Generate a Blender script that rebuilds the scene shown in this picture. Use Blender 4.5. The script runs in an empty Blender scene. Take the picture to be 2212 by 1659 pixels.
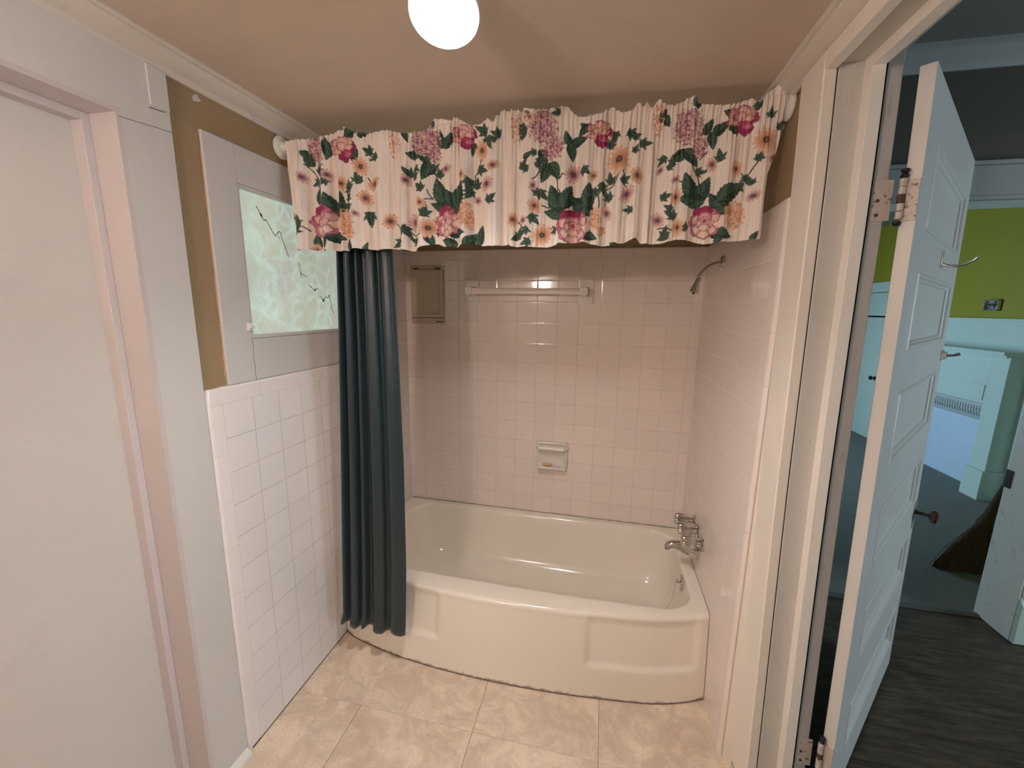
import bpy, math, random
import numpy as np
from mathutils import Vector, Matrix

# ------------------------------------------------------------------ camera, world, light
SC = bpy.context.scene
COL = SC.collection
F_PX = 891.8
yaw, pitch, roll = -0.21571451, -0.1823599, 0.01530964
CAM = Vector((1.0930158, -2.17986964, 1.48742221))
fw = Vector((math.sin(yaw)*math.cos(pitch), math.cos(yaw)*math.cos(pitch), math.sin(pitch)))
rt = Vector((math.cos(yaw), -math.sin(yaw), 0.0))
up = rt.cross(fw)
r2 = math.cos(roll)*rt + math.sin(roll)*up
u2 = -math.sin(roll)*rt + math.cos(roll)*up
cam_d = bpy.data.cameras.new('camera')
cam_d.sensor_fit = 'HORIZONTAL'
cam_d.sensor_width = 36.0
cam_d.lens = 36.0*F_PX/2212.0
cam_d.clip_start = 0.02
cam = bpy.data.objects.new('camera', cam_d)
COL.objects.link(cam)
m = Matrix.Identity(4)
for i in range(3):
    m[i][0] = r2[i]; m[i][1] = u2[i]; m[i][2] = -fw[i]; m[i][3] = CAM[i]
cam.matrix_world = m
SC.camera = cam
SC.view_settings.view_transform = 'Standard'
SC.view_settings.look = 'None'
SC.view_settings.gamma = 1.0
SC.view_settings.use_curve_mapping = False
SC.view_settings.exposure = 0.0

world = bpy.data.worlds.new('world'); SC.world = world
world.use_nodes = True
world.node_tree.nodes['Background'].inputs[0].default_value = (0.55, 0.75, 1.0, 1)
world.node_tree.nodes['Background'].inputs[1].default_value = 1.0

FLOOD_EMIT = 102.0      # ceiling flood bulb (W/m2/sr)
VANITY_EMIT = 286.0     # globe over the mirror behind the camera
FLOOD_COL = (1.0, 0.97, 0.94)
FLOOD_BEAM = 46.0       # watts of the reflector's downward beam
VANITY_COL = (1.0, 0.815, 0.71)

def area_light(name, loc, target, sx, sy, power, color):
    """daylight entering through a window of the place, set just outside its opening"""
    d = bpy.data.lights.new(name, 'AREA'); d.shape = 'RECTANGLE'; d.size = sx; d.size_y = sy
    d.energy = power; d.color = color
    o = bpy.data.objects.new(name, d); COL.objects.link(o); o.location = loc
    o.rotation_euler = (Vector(target)-Vector(loc)).to_track_quat('-Z', 'Y').to_euler()
    return o
area_light('hall_window_daylight', (5.06, -1.75, 1.25), (2.2, -1.2, 0.5), 1.3, 1.5, 55, (0.54, 0.70, 0.80))
area_light('bedroom_window_daylight', (1.34, 2.75, 1.15), (4.3, 2.3, 0.5), 1.2, 1.2, 40, (0.42, 0.63, 0.84)).data.spread = math.radians(150)

# ------------------------------------------------------------------ node helpers
def newmat(name):
    mt = bpy.data.materials.new(name); mt.use_nodes = True
    nt = mt.node_tree
    b = nt.nodes['Principled BSDF']
    return mt, nt, b
def N(nt, typ, **kw):
    n = nt.nodes.new(typ)
    for k, v in kw.items(): setattr(n, k, v)
    return n
def L(nt, a, b): nt.links.new(a, b)
def val(nt, sock, v):
    if hasattr(v, 'is_linked') or hasattr(v, 'links'): L(nt, v, sock)
    else: sock.default_value = v
def math_(nt, op, a, b=None, c=None, clamp=False):
    n = N(nt, 'ShaderNodeMath', operation=op); n.use_clamp = clamp
    val(nt, n.inputs[0], a)
    if b is not None: val(nt, n.inputs[1], b)
    if c is not None: val(nt, n.inputs[2], c)
    return n.outputs[0]
def smooth(nt, x, lo, hi, a=0.0, b=1.0):
    n = N(nt, 'ShaderNodeMapRange'); n.interpolation_type = 'SMOOTHSTEP'
    L(nt, x, n.inputs[0]); n.inputs[1].default_value = lo; n.inputs[2].default_value = hi
    n.inputs[3].default_value = a; n.inputs[4].default_value = b
    return n.outputs[0]
def mix(nt, f, a, b):
    n = N(nt, 'ShaderNodeMix', data_type='RGBA')
    val(nt, n.inputs[0], f)
    for s, v in ((n.inputs[6], a), (n.inputs[7], b)):
        if isinstance(v, tuple): s.default_value = (*v[:3], 1)
        else: L(nt, v, s)
    return n.outputs[2]
def coords(nt):
    t = N(nt, 'ShaderNodeTexCoord'); s = N(nt, 'ShaderNodeSeparateXYZ')
    L(nt, t.outputs['Object'], s.inputs[0])
    return t.outputs['Object'], s.outputs
def noise(nt, co, scale, detail=4, rough=0.55, dist=0.0, stretch=None):
    n = N(nt, 'ShaderNodeTexNoise'); n.inputs['Scale'].default_value = scale
    n.inputs['Detail'].default_value = detail; n.inputs['Roughness'].default_value = rough
    n.inputs['Distortion'].default_value = dist
    if stretch:
        mp = N(nt, 'ShaderNodeMapping'); mp.inputs['Scale'].default_value = stretch
        L(nt, co, mp.inputs[0]); co = mp.outputs[0]
    L(nt, co, n.inputs['Vector'])
    return n.outputs['Fac']
def bump(nt, b, h, strength=0.3, dist=0.002):
    n = N(nt, 'ShaderNodeBump'); n.inputs['Strength'].default_value = strength
    n.inputs['Distance'].default_value = dist
    L(nt, h, n.inputs['Height']); L(nt, n.outputs[0], b.inputs['Normal'])
def sc(c, k): return tuple(v*k for v in c)

def paint(name, col, rough=0.45, dirt=0.12, dcol=None, bs=0.25, scale=9, spec=0.5, stretch=None, seed=0.0, lo=.56, hi=.80):
    """brushed house paint: slight tone change, fine lumps, sparse smudges"""
    mt, nt, b = newmat(name); co, s = coords(nt)
    if seed:
        mp = N(nt, 'ShaderNodeMapping'); mp.inputs['Location'].default_value = (seed, seed*.7, seed*1.3)
        L(nt, co, mp.inputs[0]); co = mp.outputs[0]
    n1 = noise(nt, co, 2.3, 3); n2 = noise(nt, co, scale, 6, .65, stretch=stretch)
    f = math_(nt, 'MULTIPLY', smooth(nt, n2, lo, hi), dirt)
    c = mix(nt, math_(nt, 'MULTIPLY', smooth(nt, n1, .35, .7), .35), col, sc(col, .90))
    c = mix(nt, f, c, dcol or sc(col, .45))
    L(nt, c, b.inputs['Base Color']); b.inputs['Roughness'].default_value = rough
    b.inputs['Specular IOR Level'].default_value = spec
    n3 = noise(nt, co, 120, 4, .6, stretch=stretch)
    bump(nt, b, n3, bs, .0015)
    return mt
def metal(name, col=(.78, .76, .74), rough=0.12, met=1.0):
    mt, nt, b = newmat(name); co, s = coords(nt)
    b.inputs['Base Color'].default_value = (*col, 1); b.inputs['Metallic'].default_value = met
    n = noise(nt, co, 90, 3)
    L(nt, smooth(nt, n, .3, .8, rough, rough*2+.05), b.inputs['Roughness'])
    return mt
def plain(name, col, rough=.5, spec=.5, bs=.1, bscale=200, var=.12):
    mt, nt, b = newmat(name); co, s = coords(nt)
    n = noise(nt, co, bscale, 3)
    L(nt, mix(nt, math_(nt, 'MULTIPLY', n, var*2), col, sc(col, .6)), b.inputs['Base Color'])
    b.inputs['Roughness'].default_value = rough; b.inputs['Specular IOR Level'].default_value = spec
    bump(nt, b, n, bs, .001)
    return mt
def line_dist(nt, c, off, pitch):
    """distance to the nearest joint of a regular grid"""
    a = math_(nt, 'SUBTRACT', c, off); a = math_(nt, 'DIVIDE', a, pitch)
    fr = math_(nt, 'FRACT', a)
    d = math_(nt, 'MINIMUM', fr, math_(nt, 'SUBTRACT', 1.0, fr))
    return math_(nt, 'MULTIPLY', d, pitch), math_(nt, 'FLOOR', a)
TILE = (.86, .755, .695)
GROUT = (.74, .60, .53)
def tile_mat(name, axes, col=TILE, grout=GROUT, rough=.10, gw=.0010, dirty=.30):
    """glazed wall tile; axes = [(axis index, offset, pitch), ...]"""
    mt, nt, b = newmat(name); co, s = coords(nt)
    ds = []; ids = []
    for ax, off, p in axes:
        d, i = line_dist(nt, s[ax], off, p); ds.append(d); ids.append(i)
    d = ds[0] if len(ds) == 1 else math_(nt, 'MINIMUM', ds[0], ds[1])
    g = smooth(nt, d, gw*.55, gw*1.25, 1, 0)
    if len(ids) > 1: idv = math_(nt, 'ADD', math_(nt, 'MULTIPLY', ids[0], 7.31), math_(nt, 'MULTIPLY', ids[1], 3.17))
    else: idv = math_(nt, 'MULTIPLY', ids[0], 5.77)
    wn = N(nt, 'ShaderNodeTexWhiteNoise', noise_dimensions='1D'); L(nt, idv, wn.inputs['W'])
    base = mix(nt, math_(nt, 'MULTIPLY', wn.outputs['Value'], .30), col, sc(col, .86))
    dirt = noise(nt, co, 14, 5, .7)
    gd = mix(nt, smooth(nt, dirt, .35, .7), grout, sc(grout, 1-dirty))
    L(nt, mix(nt, g, base, gd), b.inputs['Base Color'])
    L(nt, math_(nt, 'ADD', math_(nt, 'MULTIPLY', g, .5), rough), b.inputs['Roughness'])
    b.inputs['Specular IOR Level'].default_value = .55
    pil = smooth(nt, d, 0.0, .005)
    # each tile sits at its own slight tilt
    cx = N(nt, 'ShaderNodeTexWhiteNoise', noise_dimensions='1D')
    L(nt, math_(nt, 'ADD', idv, 11.3), cx.inputs['W'])
    tl = math_(nt, 'MULTIPLY', math_(nt, 'SUBTRACT', cx.outputs['Value'], .5), math_(nt, 'MULTIPLY', s[axes[0][0]], 1.1))
    wob = noise(nt, co, 22, 2)
    h = math_(nt, 'ADD', math_(nt, 'ADD', pil, math_(nt, 'MULTIPLY', wob, .35)), tl)
    bump(nt, b, h, .38, .0011)
    return mt

# ------------------------------------------------------------------ materials
M_white = paint('white_trim_paint', (.70, .655, .60), .38, .10, scale=16)
M_leftw = paint('left_wall_white_paint', (.61, .595, .57), .42, .10, scale=13, seed=3)
M_door1 = paint('closed_door_white_paint', (.595, .565, .53), .40, .16, (.35, .30, .34), scale=5, seed=7)
M_pink = paint('pinkish_jamb_paint', (.58, .525, .515), .40, .08, seed=1)
M_brown = paint('tan_brown_wall_paint', (.32, .225, .125), .55, .25, bs=.5, scale=20)
M_ceil = paint('beige_ceiling_paint', (.605, .50, .40), .62, .06, scale=6)
M_casing = paint('warm_white_casing_paint', (.86, .79, .70), .36, .10, stretch=(3, 3, .4), seed=2)
M_jamb = paint('grey_white_jamb_paint', (.60, .575, .535), .42, .14, stretch=(3, 3, .35), bs=.5, seed=5)
M_worn = paint('worn_jamb_paint', (.52, .48, .45), .5, .55, (.16, .12, .10), bs=.6, scale=30, stretch=(2, 2, .5))
M_halldoor = paint('panel_door_white_paint', (.73, .685, .635), .38, .06, scale=14, stretch=(1, 1, 3), seed=9)
M_crown = paint('crown_paint', (.66, .60, .53), .42, .22, (.30, .25, .20), scale=24)
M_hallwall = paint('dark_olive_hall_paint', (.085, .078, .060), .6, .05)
M_halltrim = paint('grey_hall_trim_paint', (.38, .39, .375), .5, .05)
M_green = paint('lime_green_wall_paint', (.35, .315, .028), .55, .04)
M_mint = paint('pale_wainscot_paint', (.62, .74, .65), .4, .06)
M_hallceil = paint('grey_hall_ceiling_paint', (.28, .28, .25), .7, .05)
M_chrome = metal('chrome', (.62, .60, .58), .07)
M_steel = metal('dull_steel', (.55, .54, .52), .25)
M_brass = metal('tarnished_brass', (.06, .045, .035), .35)
M_black = plain('black_plate', (.01, .01, .01), .5)
M_white_plastic = plain('white_plastic', (.76, .74, .70), .32)
M_ceramic = plain('white_glazed_ceramic', (.80, .75, .69), .09, .6, .02, 30, .03)
M_bar = plain('cream_bar_plastic', (.84, .74, .66), .3)
M_knobbrown = plain('brown_glazed_knob', (.055, .020, .014), .12, .6)
M_soap = plain('orange_soap', (.75, .42, .22), .5)
M_dark = plain('dark_crevice', (.015, .012, .010), .9)

M_tile_back = tile_mat('back_wall_tile', [(0, .0938, .1085), (2, 1.738, .1085)])
M_tile_side = tile_mat('left_wall_tile', [(1, -1.1995, .1085), (2, 1.1936, .1085)], col=(.80, .755, .745), grout=(.56, .46, .42))
M_tile_right = tile_mat('right_wall_tile', [(1, -.8436, .1085), (2, 1.738, .1085)], grout=(.90, .79, .70), dirty=.12)
M_cap_x = tile_mat('cap_tile_back', [(0, .1353, .1533)])
M_cap_yl = tile_mat('cap_tile_left', [(1, -1.2087, .1533)], col=(.81, .755, .74))
M_cap_yr = tile_mat('cap_tile_right', [(1, -.8436, .1533)])
M_cap_zl = tile_mat('edge_tile_left', [(2, .1258, .1523)], col=(.81, .755, .74))
M_cap_zr = tile_mat('edge_tile_right', [(2, 1.582, .1523)])

def enamel_mat():
    mt, nt, b = newmat('tub_enamel'); co, s = coords(nt)
    n = noise(nt, co, 3, 3); n2 = noise(nt, co, 26, 6, .7)
    c = mix(nt, smooth(nt, n, .35, .7), (.86, .79, .69), (.83, .765, .665))
    # rust and grime gathered at the foot of the apron
    low = smooth(nt, math_(nt, 'ADD', s[2], math_(nt, 'MULTIPLY', math_(nt, 'SUBTRACT', .5, n2), .05)), .001, .012, 1, 0)
    c = mix(nt, math_(nt, 'MULTIPLY', low, .75), c, (.26, .16, .10))
    c = mix(nt, math_(nt, 'MULTIPLY', smooth(nt, n2, .66, .78), .25), c, (.35, .24, .16))
    L(nt, c, b.inputs['Base Color']); b.inputs['Roughness'].default_value = .14
    b.inputs['Specular IOR Level'].default_value = .6
    bump(nt, b, noise(nt, co, 9, 2), .12, .004)
    return mt
M_enamel = enamel_mat()

def vinyl_mat():
    mt, nt, b = newmat('stone_look_vinyl'); co, s = coords(nt)
    P = .4388
    dx, ix = line_dist(nt, s[0], .2733, P)
    dy, iy = line_dist(nt, s[1], -1.0135, P)
    # the joint at x = .27 is missing in the row nearest the tub
    row = math_(nt, 'GREATER_THAN', s[1], -1.0135)
    lft = math_(nt, 'LESS_THAN', s[0], .5)
    keep = math_(nt, 'SUBTRACT', 1.0, math_(nt, 'MULTIPLY', row, lft))
    gx = math_(nt, 'MULTIPLY', smooth(nt, dx, .0006, .0016, 1, 0), keep)
    gy = math_(nt, 'MULTIPLY', smooth(nt, dy, .0006, .0014, 1, 0), .40)
    g = math_(nt, 'MAXIMUM', gx, gy)
    wn = N(nt, 'ShaderNodeTexWhiteNoise', noise_dimensions='2D')
    cb = N(nt, 'ShaderNodeCombineXYZ'); L(nt, ix, cb.inputs[0]); L(nt, iy, cb.inputs[1]); L(nt, cb.outputs[0], wn.inputs['Vector'])
    off = N(nt, 'ShaderNodeVectorMath', operation='MULTIPLY_ADD')
    L(nt, wn.outputs['Color'], off.inputs[0]); off.inputs[1].default_value = (3, 3, 3); L(nt, co, off.inputs[2])
    v = off.outputs[0]
    n1 = noise(nt, v, 7.5, 10, .72, .9); n2 = noise(nt, v, 34, 8, .72, .5); n3 = noise(nt, v, 15, 12, .8, 1.4); n4 = noise(nt, v, 3.0, 5, .6, .4)
    c = mix(nt, smooth(nt, n1, .38, .62), (.60, .47, .36), (.80, .66, .51))
    c = mix(nt, math_(nt, 'MULTIPLY', smooth(nt, n4, .45, .70), .45), c, (.62, .53, .44))
    c = mix(nt, math_(nt, 'MULTIPLY', smooth(nt, n2, .50, .66), .38), c, (.52, .40, .32))
    n5 = noise(nt, v, 85, 5, .75, .3); n6 = noise(nt, v, 4.2, 8, .65, 1.0)
    c = mix(nt, math_(nt, 'MULTIPLY', smooth(nt, n5, .48, .72), .34), c, (.44, .34, .27))
    c = mix(nt, math_(nt, 'MULTIPLY', smooth(nt, n6, .52, .68), .45), c, (.44, .36, .30))
    vein = math_(nt, 'ABSOLUTE', math_(nt, 'SUBTRACT', n3, .5))
    c = mix(nt, math_(nt, 'MULTIPLY', math_(nt, 'MULTIPLY', smooth(nt, vein, .0, .020, 1, 0), smooth(nt, n1, .42, .6)), .50), c, (.90, .76, .56))
    c = mix(nt, math_(nt, 'MULTIPLY', wn.outputs['Value'], .16), c, (.52, .43, .35))
    c = mix(nt, math_(nt, 'MULTIPLY', g, .8), c, (.13, .085, .06))
    L(nt, c, b.inputs['Base Color']); b.inputs['Roughness'].default_value = .42
    h = math_(nt, 'SUBTRACT', math_(nt, 'MULTIPLY', n2, .3), g)
    bump(nt, b, h, .35, .0012)
    return mt
M_vinyl = vinyl_mat()

def wood_floor_mat():
    mt, nt, b = newmat('dark_wood_plank'); co, s = coords(nt)
    dy, iy = line_dist(nt, s[1], -.05, .15)
    n = noise(nt, co, 5, 8, .65, 1.0, stretch=(1.2, 9, 1))
    wn = N(nt, 'ShaderNodeTexWhiteNoise', noise_dimensions='1D'); L(nt, iy, wn.inputs['W'])
    c = mix(nt, smooth(nt, n, .35, .7), (.040, .027, .017), (.12, .085, .052))
    c = mix(nt, math_(nt, 'MULTIPLY', wn.outputs['Value'], .4), c, (.050, .042, .030))
    c = mix(nt, math_(nt, 'MULTIPLY', smooth(nt, dy, .0008, .002, 1, 0), .8), c, (.006, .004, .003))
    L(nt, c, b.inputs['Base Color']); b.inputs['Roughness'].default_value = .55
    bump(nt, b, n, .25, .002)
    return mt
M_wood = wood_floor_mat()
def carpet_mat():
    mt, nt, b = newmat('grey_carpet'); co, s = coords(nt)
    n = noise(nt, co, 260, 3, .7); n2 = noise(nt, co, 5, 4)
    c = mix(nt, smooth(nt, n, .3, .7), (.16, .165, .15), (.36, .37, .34))
    c = mix(nt, math_(nt, 'MULTIPLY', n2, .4), c, (.20, .20, .18))
    L(nt, c, b.inputs['Base Color']); b.inputs['Roughness'].default_value = .95
    bump(nt, b, n, 1.0, .006)
    return mt
M_carpet = carpet_mat()
def curtain_mat():
    mt, nt, b = newmat('dark_teal_satin'); co, s = coords(nt)
    n = noise(nt, co, 300, 2)
    L(nt, mix(nt, n, (.010, .021, .026), (.015, .030, .036)), b.inputs['Base Color'])
    b.inputs['Roughness'].default_value = .42
    b.inputs['Sheen Weight'].default_value = .15
    b.inputs['Sheen Roughness'].default_value = .4
    bump(nt, b, noise(nt, co, 40, 3), .15, .002)
    return mt
M_curtain = curtain_mat()
def valance_mat():
    mt, nt, b = newmat('printed_floral_cotton'); co, s = coords(nt)
    a = N(nt, 'ShaderNodeAttribute'); a.attribute_name = 'print'
    wv = noise(nt, co, 500, 2, .5, stretch=(1, .3, .06))
    lum = N(nt, 'ShaderNodeSeparateColor'); L(nt, a.outputs['Color'], lum.inputs[0])
    c = mix(nt, math_(nt, 'MULTIPLY', math_(nt, 'MULTIPLY', smooth(nt, wv, .4, .8), .26), smooth(nt, lum.outputs[0], .5, .85)), a.outputs['Color'], (.50, .37, .32))
    L(nt, c, b.inputs['Base Color']); b.inputs['Roughness'].default_value = .8
    b.inputs['Specular IOR Level'].default_value = .2
    tr = N(nt, 'ShaderNodeBsdfTranslucent'); L(nt, c, tr.inputs[0])
    mx = N(nt, 'ShaderNodeMixShader'); mx.inputs[0].default_value = .06
    L(nt, b.outputs[0], mx.inputs[1]); L(nt, tr.outputs[0], mx.inputs[2])
    L(nt, mx.outputs[0], nt.nodes['Material Output'].inputs['Surface'])
    bump(nt, b, wv, .3, .001)
    return mt
M_valance = valance_mat()
def emit_mat(name, col, st):
    mt, nt, b = newmat(name); co, s = coords(nt)
    v = N(nt, 'ShaderNodeTexVoronoi'); v.inputs['Scale'].default_value = 260; L(nt, co, v.inputs['Vector'])
    b.inputs['Base Color'].default_value = (.8, .8, .8, 1)
    b.inputs['Emission Color'].default_value = (*col, 1)
    L(nt, smooth(nt, v.outputs['Distance'], 0, .6, st*1.06, st*.94), b.inputs['Emission Strength'])
    return mt
M_flood = emit_mat('flood_lens_glow', FLOOD_COL, FLOOD_EMIT)
M_globe = emit_mat('vanity_globe_glow', VANITY_COL, VANITY_EMIT)
def marble_glass_mat():
    """marbled obscured glass lit from behind by the daylight outside"""
    mt, nt, b = newmat('marbled_backlit_glass'); co, s = coords(nt)
    n0 = N(nt, 'ShaderNodeTexNoise'); n0.inputs['Scale'].default_value = 7; n0.inputs['Detail'].default_value = 4
    L(nt, co, n0.inputs['Vector'])
    dm = N(nt, 'ShaderNodeVectorMath', operation='MULTIPLY_ADD'); L(nt, n0.outputs['Color'], dm.inputs[0])
    dm.inputs[1].default_value = (.12, .12, .12); L(nt, co, dm.inputs[2])
    vo = N(nt, 'ShaderNodeTexVoronoi', feature='DISTANCE_TO_EDGE'); vo.inputs['Scale'].default_value = 17
    L(nt, dm.outputs[0], vo.inputs['Vector'])
    edge = smooth(nt, vo.outputs['Distance'], .0, .26, 1, 0)
    edge = math_(nt, 'POWER', edge, 1.6)
    big = noise(nt, co, 11, 4, .6, .8)
    e = math_(nt, 'MULTIPLY', edge, smooth(nt, big, .36, .68))
    c = mix(nt, smooth(nt, noise(nt, co, 4.3, 2), .38, .62), (.46, .52, .40), (.44, .47, .42))
    c = mix(nt, smooth(nt, noise(nt, co, 9, 3, .5, .5), .45, .75), c, (.52, .66, .56))
    c = mix(nt, math_(nt, 'MULTIPLY', e, .62), c, (.58, .90, .84))
    b.inputs['Base Color'].default_value = (.42, .46, .40, 1); b.inputs['Roughness'].default_value = .18
    L(nt, c, b.inputs['Emission Color']); b.inputs['Emission Strength'].default_value = .62
    return mt
M_pane = marble_glass_mat()

# ------------------------------------------------------------------ mesh helpers
class MB:
    def __init__(s): s.v = []; s.f = []; s.mi = []
    def add(s, vs, fs, mi=0):
        o = len(s.v); s.v += [tuple(p) for p in vs]
        s.f += [tuple(i+o for i in f) for f in fs]; s.mi += [mi]*len(fs); return s
    def box(s, x0, x1, y0, y1, z0, z1, mi=0):
        x0, x1 = min(x0, x1), max(x0, x1); y0, y1 = min(y0, y1), max(y0, y1); z0, z1 = min(z0, z1), max(z0, z1)
        v = [(x, y, z) for z in (z0, z1) for y in (y0, y1) for x in (x0, x1)]
        return s.add(v, [(0, 2, 3, 1), (4, 5, 7, 6), (0, 1, 5, 4), (2, 6, 7, 3), (0, 4, 6, 2), (1, 3, 7, 5)], mi)
    def prism(s, prof, fn, ts, mi=0, caps=True):
        """sweep the closed profile through stations ts; fn(p, t) -> xyz"""
        n = len(prof); vs = [fn(p, t) for t in ts for p in prof]; fs = []
        for k in range(len(ts)-1):
            for i in range(n):
                j = (i+1) % n
                fs.append((k*n+i, k*n+j, (k+1)*n+j, (k+1)*n+i))
        if caps: fs += [tuple(range(n))[::-1], tuple((len(ts)-1)*n+i for i in range(n))]
        return s.add(vs, fs, mi)
    def lathe(s, prof, org, axis, seg=32, mi=0, flute=0, fl=0.0):
        """prof = [(distance along the axis, radius)]"""
        a = Vector(axis).normalized(); h = Vector((0, 0, 1)) if abs(a.z) < .9 else Vector((1, 0, 0))
        e1 = a.cross(h).normalized(); e2 = a.cross(e1); O = Vector(org); vs = []; fs = []
        for d, r in prof:
            for k in range(seg):
                t = 2*math.pi*k/seg
                rr = r*(1-fl*(.5+.5*math.cos(flute*t))) if flute and r > .012 else r
                vs.append(O+a*d+(e1*math.cos(t)+e2*math.sin(t))*rr)
        for i in range(len(prof)-1):
            for k in range(seg):
                j = (k+1) % seg
                fs.append((i*seg+k, i*seg+j, (i+1)*seg+j, (i+1)*seg+k))
        fs += [tuple(range(seg))[::-1], tuple((len(prof)-1)*seg+k for k in range(seg))]
        return s.add(vs, fs, mi)
    def tube(s, pts, rads, seg=14, mi=0):
        P = [Vector(p) for p in pts]; vs = []; fs = []
        if not hasattr(rads, '__len__'): rads = [rads]*len(P)
        ref = None
        for i, p in enumerate(P):
            t = (P[min(i+1, len(P)-1)]-P[max(i-1, 0)]).normalized()
            if ref is None:
                ref = t.cross(Vector((0, 0, 1)) if abs(t.z) < .9 else Vector((0, 1, 0))).normalized()
            ref = (ref - t*ref.dot(t)).normalized(); b = t.cross(ref)
            for k in range(seg):
                a = 2*math.pi*k/seg; vs.append(p+(ref*math.cos(a)+b*math.sin(a))*rads[i])
        for i in range(len(P)-1):
            for k in range(seg):
                j = (k+1) % seg; fs.append((i*seg+k, i*seg+j, (i+1)*seg+j, (i+1)*seg+k))
        fs += [tuple(range(seg))[::-1], tuple((len(P)-1)*seg+k for k in range(seg))]
        return s.add(vs, fs, mi)
    def cutz(s, step=.1):
        import bmesh
        bm = bmesh.new()
        vs = [bm.verts.new(p) for p in s.v]
        for f, m_ in zip(s.f, s.mi):
            fc = bm.faces.new([vs[i] for i in f]); fc.material_index = m_
        lo = min(p[2] for p in s.v); hi = max(p[2] for p in s.v); z = lo+step
        while z < hi-.01:
            bmesh.ops.bisect_plane(bm, geom=bm.verts[:]+bm.edges[:]+bm.faces[:], dist=1e-5, plane_co=(0, 0, z), plane_no=(0, 0, 1)); z += step
        bm.verts.index_update()
        s.v = [tuple(v.co) for v in bm.verts]; s.f = [tuple(v.index for v in f.verts) for f in bm.faces]; s.mi = [f.material_index for f in bm.faces]
        bm.free(); return s
    def xf(s, fn): s.v = [tuple(fn(Vector(p))) for p in s.v]; return s
    def build(s, name, mats, parent=None, smooth=False, bevel=0, seg=2, org=None, sub=0, fixn=True):
        me = bpy.data.meshes.new(name)
        me.from_pydata(s.v, [], s.f)
        if not isinstance(mats, (list, tuple)): mats = [mats]
        for mt in mats: me.materials.append(mt)
        if len(mats) > 1: me.polygons.foreach_set('material_index', s.mi)
        if fixn:
            import bmesh
            bm = bmesh.new(); bm.from_mesh(me); bmesh.ops.recalc_face_normals(bm, faces=bm.faces); bm.to_mesh(me); bm.free()
        if smooth:
            me.polygons.foreach_set('use_smooth', [True]*len(me.polygons))
        me.update()
        o = bpy.data.objects.new(name, me); COL.objects.link(o)
        if org is not None:
            me.transform(Matrix.Translation(-Vector(org))); o.location = org
        if parent:
            o.parent = parent
            pw = Vector((0, 0, 0)); gp = parent
            while gp: pw = pw+gp.location; gp = gp.parent
            if org is None: me.transform(Matrix.Translation(-pw))
            else: o.location = Vector(org)-pw
        if bevel:
            bv = o.modifiers.new('bevel', 'BEVEL'); bv.width = bevel; bv.segments = seg; bv.limit_method = 'ANGLE'
            bv.angle_limit = math.radians(40)
            for p in me.polygons: p.use_smooth = True
            bv.harden_normals = True
        elif smooth:
            md = o.modifiers.new('edges', 'EDGE_SPLIT'); md.split_angle = math.radians(38)
        if sub:
            sb = o.modifiers.new('sub', 'SUBSURF'); sb.levels = sub; sb.render_levels = sub
        return o
def thing(name, label, cat, loc, group=None):
    o = bpy.data.objects.new(name, None); COL.objects.link(o); o.location = loc; o.empty_display_size = .05
    o['label'] = label; o['category'] = cat
    if group: o['group'] = group
    return o
def tag(o, label, cat, group=None):
    o['label'] = label; o['category'] = cat
    if group: o['group'] = group
    return o
def struct(o): o['kind'] = 'structure'; return o
def interp(x, pts):
    xs = [p[0] for p in pts]; ys = [p[1] for p in pts]
    return float(np.interp(x, xs, ys))
def csm(x, pts):
    """smooth (monotone-ish Catmull-Rom) interpolation"""
    if x <= pts[0][0]: return pts[0][1]
    if x >= pts[-1][0]: return pts[-1][1]
    for i in range(len(pts)-1):
        if pts[i][0] <= x <= pts[i+1][0]: break
    p0 = pts[max(i-1, 0)]; p1 = pts[i]; p2 = pts[i+1]; p3 = pts[min(i+2, len(pts)-1)]
    h = p2[0]-p1[0]; t = (x-p1[0])/h
    m1 = (p2[1]-p0[1])/(p2[0]-p0[0]); m2 = (p3[1]-p1[1])/(p3[0]-p1[0])
    return (2*t**3-3*t*t+1)*p1[1]+(t**3-2*t*t+t)*h*m1+(-2*t**3+3*t*t)*p2[1]+(t**3-t*t)*h*m2

# ------------------------------------------------------------------ room shell
W = 1.549; ZC = 2.095
B = lambda *a, **k: MB().box(*a, **k)
FRAME_LEAN = [(0, .043), (.13, .040), (.70, .0235), (1.10, .0127), (1.82, -.0005), (2.02, -.007), (2.12, -.009)]
DOOR_LEAN = [(0, .056), (.205, .0507), (.57, .0415), (.76, .0365), (1.124, .0268), (1.80, .0090), (2.01, .001)]
def SH(p): return Vector((p.x+csm(p.z, FRAME_LEAN), p.y, p.z))
def SD(p): return Vector((p.x+csm(p.z, DOOR_LEAN), p.y, p.z))

struct(MB().box(-.20, 1.60, -2.95, .10, -.05, 0).build('floor', M_vinyl))
struct(MB().box(-.20, 1.70, -2.95, .10, ZC, ZC+.04).build('ceiling', M_ceil))
wb = struct(MB().box(-.16, 1.62, .012, .10, 0, ZC).build('wall_back', M_brown))
t = MB(); t.box(-.012, W+.012, 0, .011, .30, 1.738)
t.build('tile_surround', M_tile_back, wb)
def cap_profile(h=.050, th=.012, r=.009):
    """bullnose: flat face at u=0, rounding back at the top edge; returns (u back, v up)"""
    pr = [(th, 0), (0, 0), (0, h-r)]
    for k in range(1, 7):
        a = k/6*math.pi/2; pr.append((r-r*math.cos(a), h-r+r*math.sin(a)))
    pr.append((th, h)); return pr
cp = cap_profile()
t = MB(); t.prism(cp, lambda p, x: (x, p[0], 1.738+p[1]), [0, W]); t.build('cap_tiles', M_cap_x, wb, smooth=True)

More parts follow.
